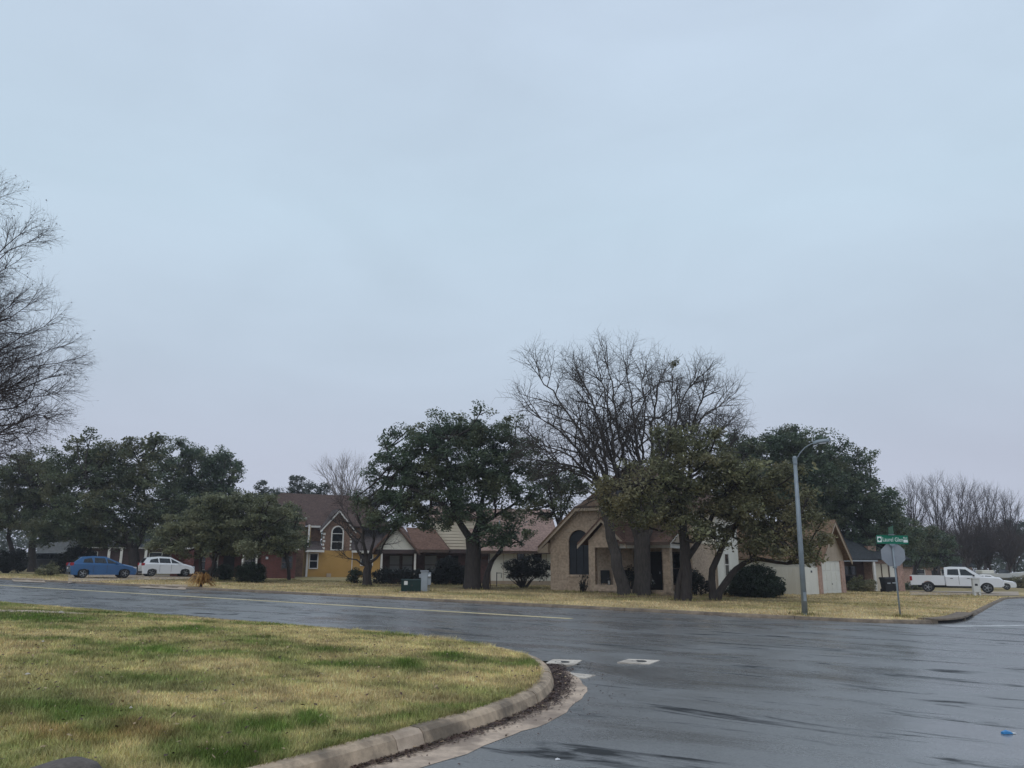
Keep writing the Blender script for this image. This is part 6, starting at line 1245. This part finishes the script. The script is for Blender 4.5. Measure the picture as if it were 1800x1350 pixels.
for (cx, cy, rx, ry, lab, yy) in ((470, 872, 34, 26, 'hazy treetop beyond the brown roof peak', 100), (520, 862, 30, 24, 'hazy treetop right of the brown roof peak', 104), (560, 872, 26, 26, 'hazy treetop left of the pale bare tree', 98), (985, 850, 34, 26, 'hazy treetop between the red roof and the beige house', 86), (655, 880, 24, 26, 'hazy treetop left of the largest oak', 88), (1060, 900, 30, 24, 'hazy treetop behind the beige house chimney', 90)):
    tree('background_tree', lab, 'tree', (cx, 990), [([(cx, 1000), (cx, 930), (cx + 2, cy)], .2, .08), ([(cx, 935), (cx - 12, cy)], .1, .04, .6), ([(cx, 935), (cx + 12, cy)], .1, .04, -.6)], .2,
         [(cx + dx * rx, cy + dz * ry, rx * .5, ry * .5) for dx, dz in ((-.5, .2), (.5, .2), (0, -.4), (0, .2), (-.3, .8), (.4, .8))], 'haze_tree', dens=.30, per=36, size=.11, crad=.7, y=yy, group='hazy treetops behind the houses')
# crape myrtle at the left edge: only its right half reaches the picture
CM = dict(seg=(6, 6, 5, 4), jit=(.08, .12, .18, .22), trop=(.0, .0, .01, .01), k=(5, 3, 3, 3), tip=(.3, .3, .35, .4), n=(9, 7, 4), t0=(.2, .12, .12), ang=((18, 48), (22, 58), (25, 65)), len=(1.0, .55, .30), r=(.013, .0068, .0038), perm=3.1)
ends = [(12, 322), (70, 385), (88, 400), (40, 450), (85, 520), (118, 560), (140, 600), (150, 628), (128, 655), (120, 690), (118, 728), (92, 762), (40, 800), (-40, 440), (-60, 560), (-120, 420), (-180, 520), (-230, 640), (50, 570), (40, 640), (30, 700), (60, 745), (10, 520), (0, 610), (20, 545), (-10, 480), (35, 620), (15, 680), (60, 600), (-30, 700), (75, 660), (50, 520), (-20, 560), (5, 640)]
limbs = [([(-190, 1085), (-188, 980), (-184, 900)], .12, .09, 0, 0, 0)]
for i, (ex_, ey) in enumerate(ends):
    ex_, ey = -182 + (ex_ + 182) * .86, 600 + (ey - 600) * .93 + 12
    sx0, sy0 = -182 + random.uniform(-12, 12), 890 + (ey - 600) * .22 + random.uniform(-20, 20)
    bow = 34 if ex_ > 30 else 15
    limbs.append(([(sx0, sy0), (sx0 + (ex_ - sx0) * .30, sy0 + (ey - sy0) * .52 + bow * .2), (sx0 + (ex_ - sx0) * .66, sy0 + (ey - sy0) * .86 - bow * .1), (ex_, ey)], .05, .008, random.uniform(-2.2, 2.2), 0, .35))
rt, T, bb = tree('crape_myrtle', 'bare twiggy crape myrtle reaching in from the left edge with dark seed heads', 'tree', (-190, 1085), limbs, .1, bark='twig_dark', bare=CM, y=17)
tips = [p for p in T.tips if random.random() < .06]; C_ = np.array([tuple(p) for p in tips])
V, F, ti = foliage_np(C_, np.full(len(C_), .028), 4, .014); mesh_np('seed_heads', V - np.array(bb), F, MT['twig_dark'], rt)['kind'] = 'stuff'
# small clump of mistletoe in the tallest tree
c0_ = np.array(tuple(pt(1186, 637, 42.3))); C_ = c0_ + RNG.normal(0, .13, (7, 3)); V, F, ti = foliage_np(C_, np.full(7, .2), 30, .05, .9); b = Vector(c0_)
ms = mesh_np('mistletoe', V - c0_, F, MT['olive'], None, attr=ti); ms.location = b; tag(ms, 'round clump of mistletoe high in the tallest bare tree', 'plant')

def bush(name, label, base, blobs, leaf, dens=.55, crad=.28, per=46, size=.055, y=None, group=None, stems=3, bias=.22, cat='bush'):
    b = at(base[0], base[1], .12) if y is None else pt(base[0], base[1], y); y = b.y
    if name != 'x': b.z = float(far_z(np.array([b.x]), np.array([b.y]))[0]) if y < 95 else b.z
    root = thing(name, label, cat, b, 0, group); C, RA, own = blob_clusters(blobs, y, dens, crad, bias)
    T = Tubes()
    for bi in range(len(blobs)):
        cc = Vector(C[own == bi].mean(0))
        for s in range(stems):
            q = b + Vector((random.uniform(-.12, .12), random.uniform(-.12, .12), -.1)); e_ = cc + rnd_unit() * .25
            T.add([q, q.lerp(e_, .5) + rnd_unit() * .08, e_], [.045, .03, .012], 5)
    V, F = T.arrays(); bo = np.array(b); mesh_np('stem', V - bo, F, MT['bark_dark'], root, True)
    keep = C[:, 2] > b.z - .05; V, F, ti = foliage_np(C[keep], RA[keep], per, size, flat=.8, inner=INNER[-1][keep]); mesh_np('foliage', V - bo, F, MT[leaf], root, attr=ti); return root
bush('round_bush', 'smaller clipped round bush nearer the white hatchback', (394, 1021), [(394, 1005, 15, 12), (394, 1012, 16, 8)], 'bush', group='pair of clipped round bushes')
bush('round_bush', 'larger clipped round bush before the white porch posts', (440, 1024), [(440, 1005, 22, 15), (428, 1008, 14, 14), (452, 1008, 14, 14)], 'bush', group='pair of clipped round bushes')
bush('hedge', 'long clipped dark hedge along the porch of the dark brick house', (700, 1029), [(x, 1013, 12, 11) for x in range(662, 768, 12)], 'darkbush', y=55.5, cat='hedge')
bush('round_bush', 'round green bush at the left end of the long hedge', (627, 1028), [(627, 1013, 13, 12), (620, 1016, 8, 10)], 'bush', y=55)
bush('shrub', 'tall dark shrub between the hedge and the largest oak', (790, 1030), [(785, 1000, 18, 20), (805, 1010, 16, 18), (775, 1016, 16, 13)], 'darkbush', y=56, dens=.6)
bush('yaupon', 'dark flat topped shrub on several bare stems before the white wall', (920, 1036), [(905, 1000, 17, 14), (930, 992, 20, 14), (950, 1002, 16, 16), (918, 1008, 20, 9), (897, 1008, 8, 8)], 'darkbush', dens=.6, crad=.3, y=52, stems=4)
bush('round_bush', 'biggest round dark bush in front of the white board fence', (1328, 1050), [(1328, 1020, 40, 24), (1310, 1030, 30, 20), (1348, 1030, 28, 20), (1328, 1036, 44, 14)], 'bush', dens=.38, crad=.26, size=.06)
bush('shrub', 'dark shrub half behind the forked oak by the brick corner', (1225, 1042), [(1222, 1022, 14, 20), (1235, 1028, 10, 13), (1215, 1010, 8, 10)], 'darkbush', dens=.5, y=44)
bush('shrub', 'small dark shrub between the two stems of the low oak', (1268, 1045), [(1266, 1036, 9, 9)], 'darkbush', dens=.5, y=45)
bush('shrub', 'thin leafless shrub below the arched window', (1024, 1043), [(1022, 1022, 10, 14)], 'darkbush', dens=.06, y=45.5, stems=16)
bush('shrub', 'dark shrub in the porch between the two bare trunks', (1108, 1038), [(1108, 1018, 9, 16), (1110, 1005, 6, 8)], 'darkbush', dens=.5, y=44.8)
bush('shrub', 'mottled olive shrub right of the garage door', (1515, 1040), [(1508, 1025, 14, 11), (1525, 1028, 14, 10), (1515, 1032, 20, 7)], 'olive', dens=.45, y=60)
bush('shrub', 'low green shrub just left of the pickup tail', (1606, 1040), [(1603, 1033, 14, 6), (1618, 1034, 10, 5), (1592, 1035, 10, 5)], 'oak_left', dens=.6, y=70)
bush('shrub', 'olive brown shrub at the road between the dark vehicle and the blue hatchback', (84, 1014), [(84, 1000, 15, 10), (78, 1006, 14, 7), (96, 1004, 10, 8)], 'olive', dens=.5, crad=.32, y=60)
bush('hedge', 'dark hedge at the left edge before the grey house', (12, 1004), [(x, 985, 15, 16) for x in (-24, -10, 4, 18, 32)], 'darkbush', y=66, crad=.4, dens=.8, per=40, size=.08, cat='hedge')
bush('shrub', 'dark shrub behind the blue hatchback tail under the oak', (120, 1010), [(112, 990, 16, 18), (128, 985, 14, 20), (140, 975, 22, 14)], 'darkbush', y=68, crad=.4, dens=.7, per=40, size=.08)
bush('shrub', 'dark shrub at the foot of the sage tree behind the brick column', (372, 1018), [(368, 1004, 10, 10)], 'darkbush', y=64, crad=.3)
bush('shrub', 'tangled brown scrub at the right edge below the boat', (1785, 1040), [(1780, 1028, 16, 9), (1800, 1026, 16, 12), (1755, 1033, 12, 5)], 'rusty', y=92, dens=.3, crad=.4, size=.08)
# flowering pot on the porch
fp = hp_(6.75, P0 + .15, .20); Fp = thing('potted_plant', 'white flowering plant in a pot on the porch sill', 'potted plant', fp)
MB().lathe([(.0, 0), (.11, 0), (.15, .26), (.13, .26), (.12, .20), (.0, .20)], 14).build('pot', MT['interior'], Fp, True)
C_ = np.array([(RNG.normal(0, .13), RNG.normal(0, .10), .30 + .62 * RNG.random()) for _ in range(16)]); V, F, ti = foliage_np(C_, np.full(16, .10), 14, .035); mesh_np('flowers', V, F, MT['flower'], Fp, attr=ti)
V, F, ti = foliage_np(C_ * np.array([1, 1, .8]), np.full(16, .14), 14, .04); mesh_np('foliage', V, F, MT['bush'], Fp, attr=ti)
# dry golden plant: arching fronds
p = gp_(353, 1031)
Dp = thing('dry_plant', 'dead golden brown plant with drooping fronds beside the driveway', 'plant', p)
VV, FF, TT = [], [], []; nb_ = 0
for i in range(150):
    a = random.uniform(0, 2 * math.pi); h = random.uniform(.25, .75); rch = random.uniform(.25, .85); w_ = random.uniform(.02, .05)
    prev = None
    for k in range(6):
        t = k / 5; rr = rch * t; z = h * math.sin(math.pi * min(t * .75, 1)) + .05 - .25 * t * t * (rch > .5)
        x, y_ = rr * math.cos(a), rr * math.sin(a); ww = w_ * (1 - .7 * t)
        VV += [(x - ww * math.sin(a), y_ + ww * math.cos(a), max(z, .02)), (x + ww * math.sin(a), y_ - ww * math.cos(a), max(z, .02) + .02)]
    tt = random.random(); TT += [tt] * 12
    FF += [(nb_ + 2 * k, nb_ + 2 * k + 1, nb_ + 2 * k + 3, nb_ + 2 * k + 2) for k in range(5)]; nb_ += 12
mesh_np('fronds', np.array(VV), np.array(FF), MT['gold'], Dp, attr=np.array(TT)); MB().lathe([(.10, -.1), (.09, .25), (.03, .32), (.0, .33)], 10).build('stem', MT['litter'], Dp)

# far-off wood closing the gaps behind houses and trunks
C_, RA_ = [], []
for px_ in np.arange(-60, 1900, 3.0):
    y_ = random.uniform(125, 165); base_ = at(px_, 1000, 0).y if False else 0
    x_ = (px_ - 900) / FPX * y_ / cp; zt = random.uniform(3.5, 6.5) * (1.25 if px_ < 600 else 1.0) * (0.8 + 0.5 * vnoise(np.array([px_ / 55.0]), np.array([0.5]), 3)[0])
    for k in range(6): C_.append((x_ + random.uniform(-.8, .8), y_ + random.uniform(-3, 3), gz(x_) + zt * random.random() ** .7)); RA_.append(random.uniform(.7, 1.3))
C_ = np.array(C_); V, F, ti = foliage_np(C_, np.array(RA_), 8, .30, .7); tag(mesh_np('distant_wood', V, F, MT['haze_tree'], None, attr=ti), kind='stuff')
# longer grass and leaves gathered round trunks and posts
X_, H_ = [], []
for o_ in list(bpy.data.objects):
    if o_.parent is None and o_.get('category') in ('tree', 'street lamp', 'sign', 'utility box', 'fence', 'bush', 'hedge') and 24 < o_.location.y < 64:
        r0_ = {'tree': .42, 'street lamp': .12, 'sign': .05, 'utility box': .5, 'fence': .3, 'bush': .7, 'hedge': .7}[o_['category']]; nn = 160 if o_['category'] in ('tree', 'bush') else 70
        a_ = RNG.uniform(0, 2 * np.pi, nn); r_ = r0_ + np.abs(RNG.normal(0, .22, nn)); X_.append(np.c_[o_.location.x + np.cos(a_) * r_, o_.location.y + np.sin(a_) * r_])
X_ = np.concatenate(X_); n_ = len(X_); x_, y_ = X_.T; z_ = far_z(x_, y_); h_ = RNG.uniform(.05, .17, n_); w_ = RNG.uniform(.012, .03, n_); a_ = RNG.uniform(0, 6.28, n_)
V = np.empty((n_, 3, 3)); V[:, 0] = np.c_[x_ - np.cos(a_) * w_, y_ - np.sin(a_) * w_, z_ - .01]; V[:, 1] = np.c_[x_ + np.cos(a_) * w_, y_ + np.sin(a_) * w_, z_ - .01]; V[:, 2] = np.c_[x_ + RNG.normal(0, .04, n_), y_ + RNG.normal(0, .04, n_), z_ + h_]
tag(mesh_np('grass', V.reshape(-1, 3), np.arange(3 * n_).reshape(n_, 3), MT['blade'], None, False, col=np.repeat(np.array((.30, .27, .11)) * RNG.uniform(.5, 1.3, (n_, 1)), 3, 0)), kind='stuff')
# grass hanging over the back of the near kerb
E_ = sub(near_kerb, S0 - 6, S1); ei = RNG.integers(0, len(E_) - 1, 7000); n_ = len(ei)
EP = np.array([(p.x, p.y) for p in E_]); tn = EP[ei + 1] - EP[ei]; tn /= np.linalg.norm(tn, axis=1, keepdims=True); nr = np.c_[tn[:, 1], -tn[:, 0]]
clump = fbm(EP[ei][:, 0] * 1.0, EP[ei][:, 1], 2.6, 8, 3); of = .185 - .06 * RNG.random(n_) * (clump > .5) + .05 * RNG.random(n_)
bp = EP[ei] + (EP[ei + 1] - EP[ei]) * RNG.random((n_, 1)) + nr * of[:, None]; x_, y_ = bp.T; z_ = gz(x_) + .145; h_ = RNG.uniform(.02, .075, n_) * np.clip(clump * 1.8, .4, 1.4); ln = -nr * (RNG.uniform(-.3, 1.1, n_) * h_)[:, None]; w_ = RNG.uniform(.003, .006, n_)
V = np.empty((n_, 3, 3)); V[:, 0] = np.c_[x_ - tn[:, 0] * w_, y_ - tn[:, 1] * w_, z_]; V[:, 1] = np.c_[x_ + tn[:, 0] * w_, y_ + tn[:, 1] * w_, z_]; V[:, 2] = np.c_[x_ + ln[:, 0], y_ + ln[:, 1], z_ + h_]
tag(mesh_np('grass', V.reshape(-1, 3), np.arange(3 * n_).reshape(n_, 3), MT['blade'], None, False, col=np.repeat(np.clip(near_col(x_, y_) * RNG.uniform(.6, 1.4, (n_, 1)), 0, .8), 3, 0)), kind='stuff')
# ------------------------------------------------------------------ thin mist
hm = bpy.data.materials.new('mist'); hm.use_nodes = True; hm.node_tree.nodes.remove(hm.node_tree.nodes['Principled BSDF'])
pv = hm.node_tree.nodes.new('ShaderNodeVolumePrincipled'); pv.inputs['Density'].default_value = 0.0006; pv.inputs['Color'].default_value = (0.9, 0.93, 1, 1); pv.inputs['Anisotropy'].default_value = 0.2
hm.node_tree.links.new(pv.outputs[0], hm.node_tree.nodes['Material Output'].inputs['Volume'])
tag(MB().box(-410, 410, -60, 410, -8, 24).build('haze', hm), kind='stuff')
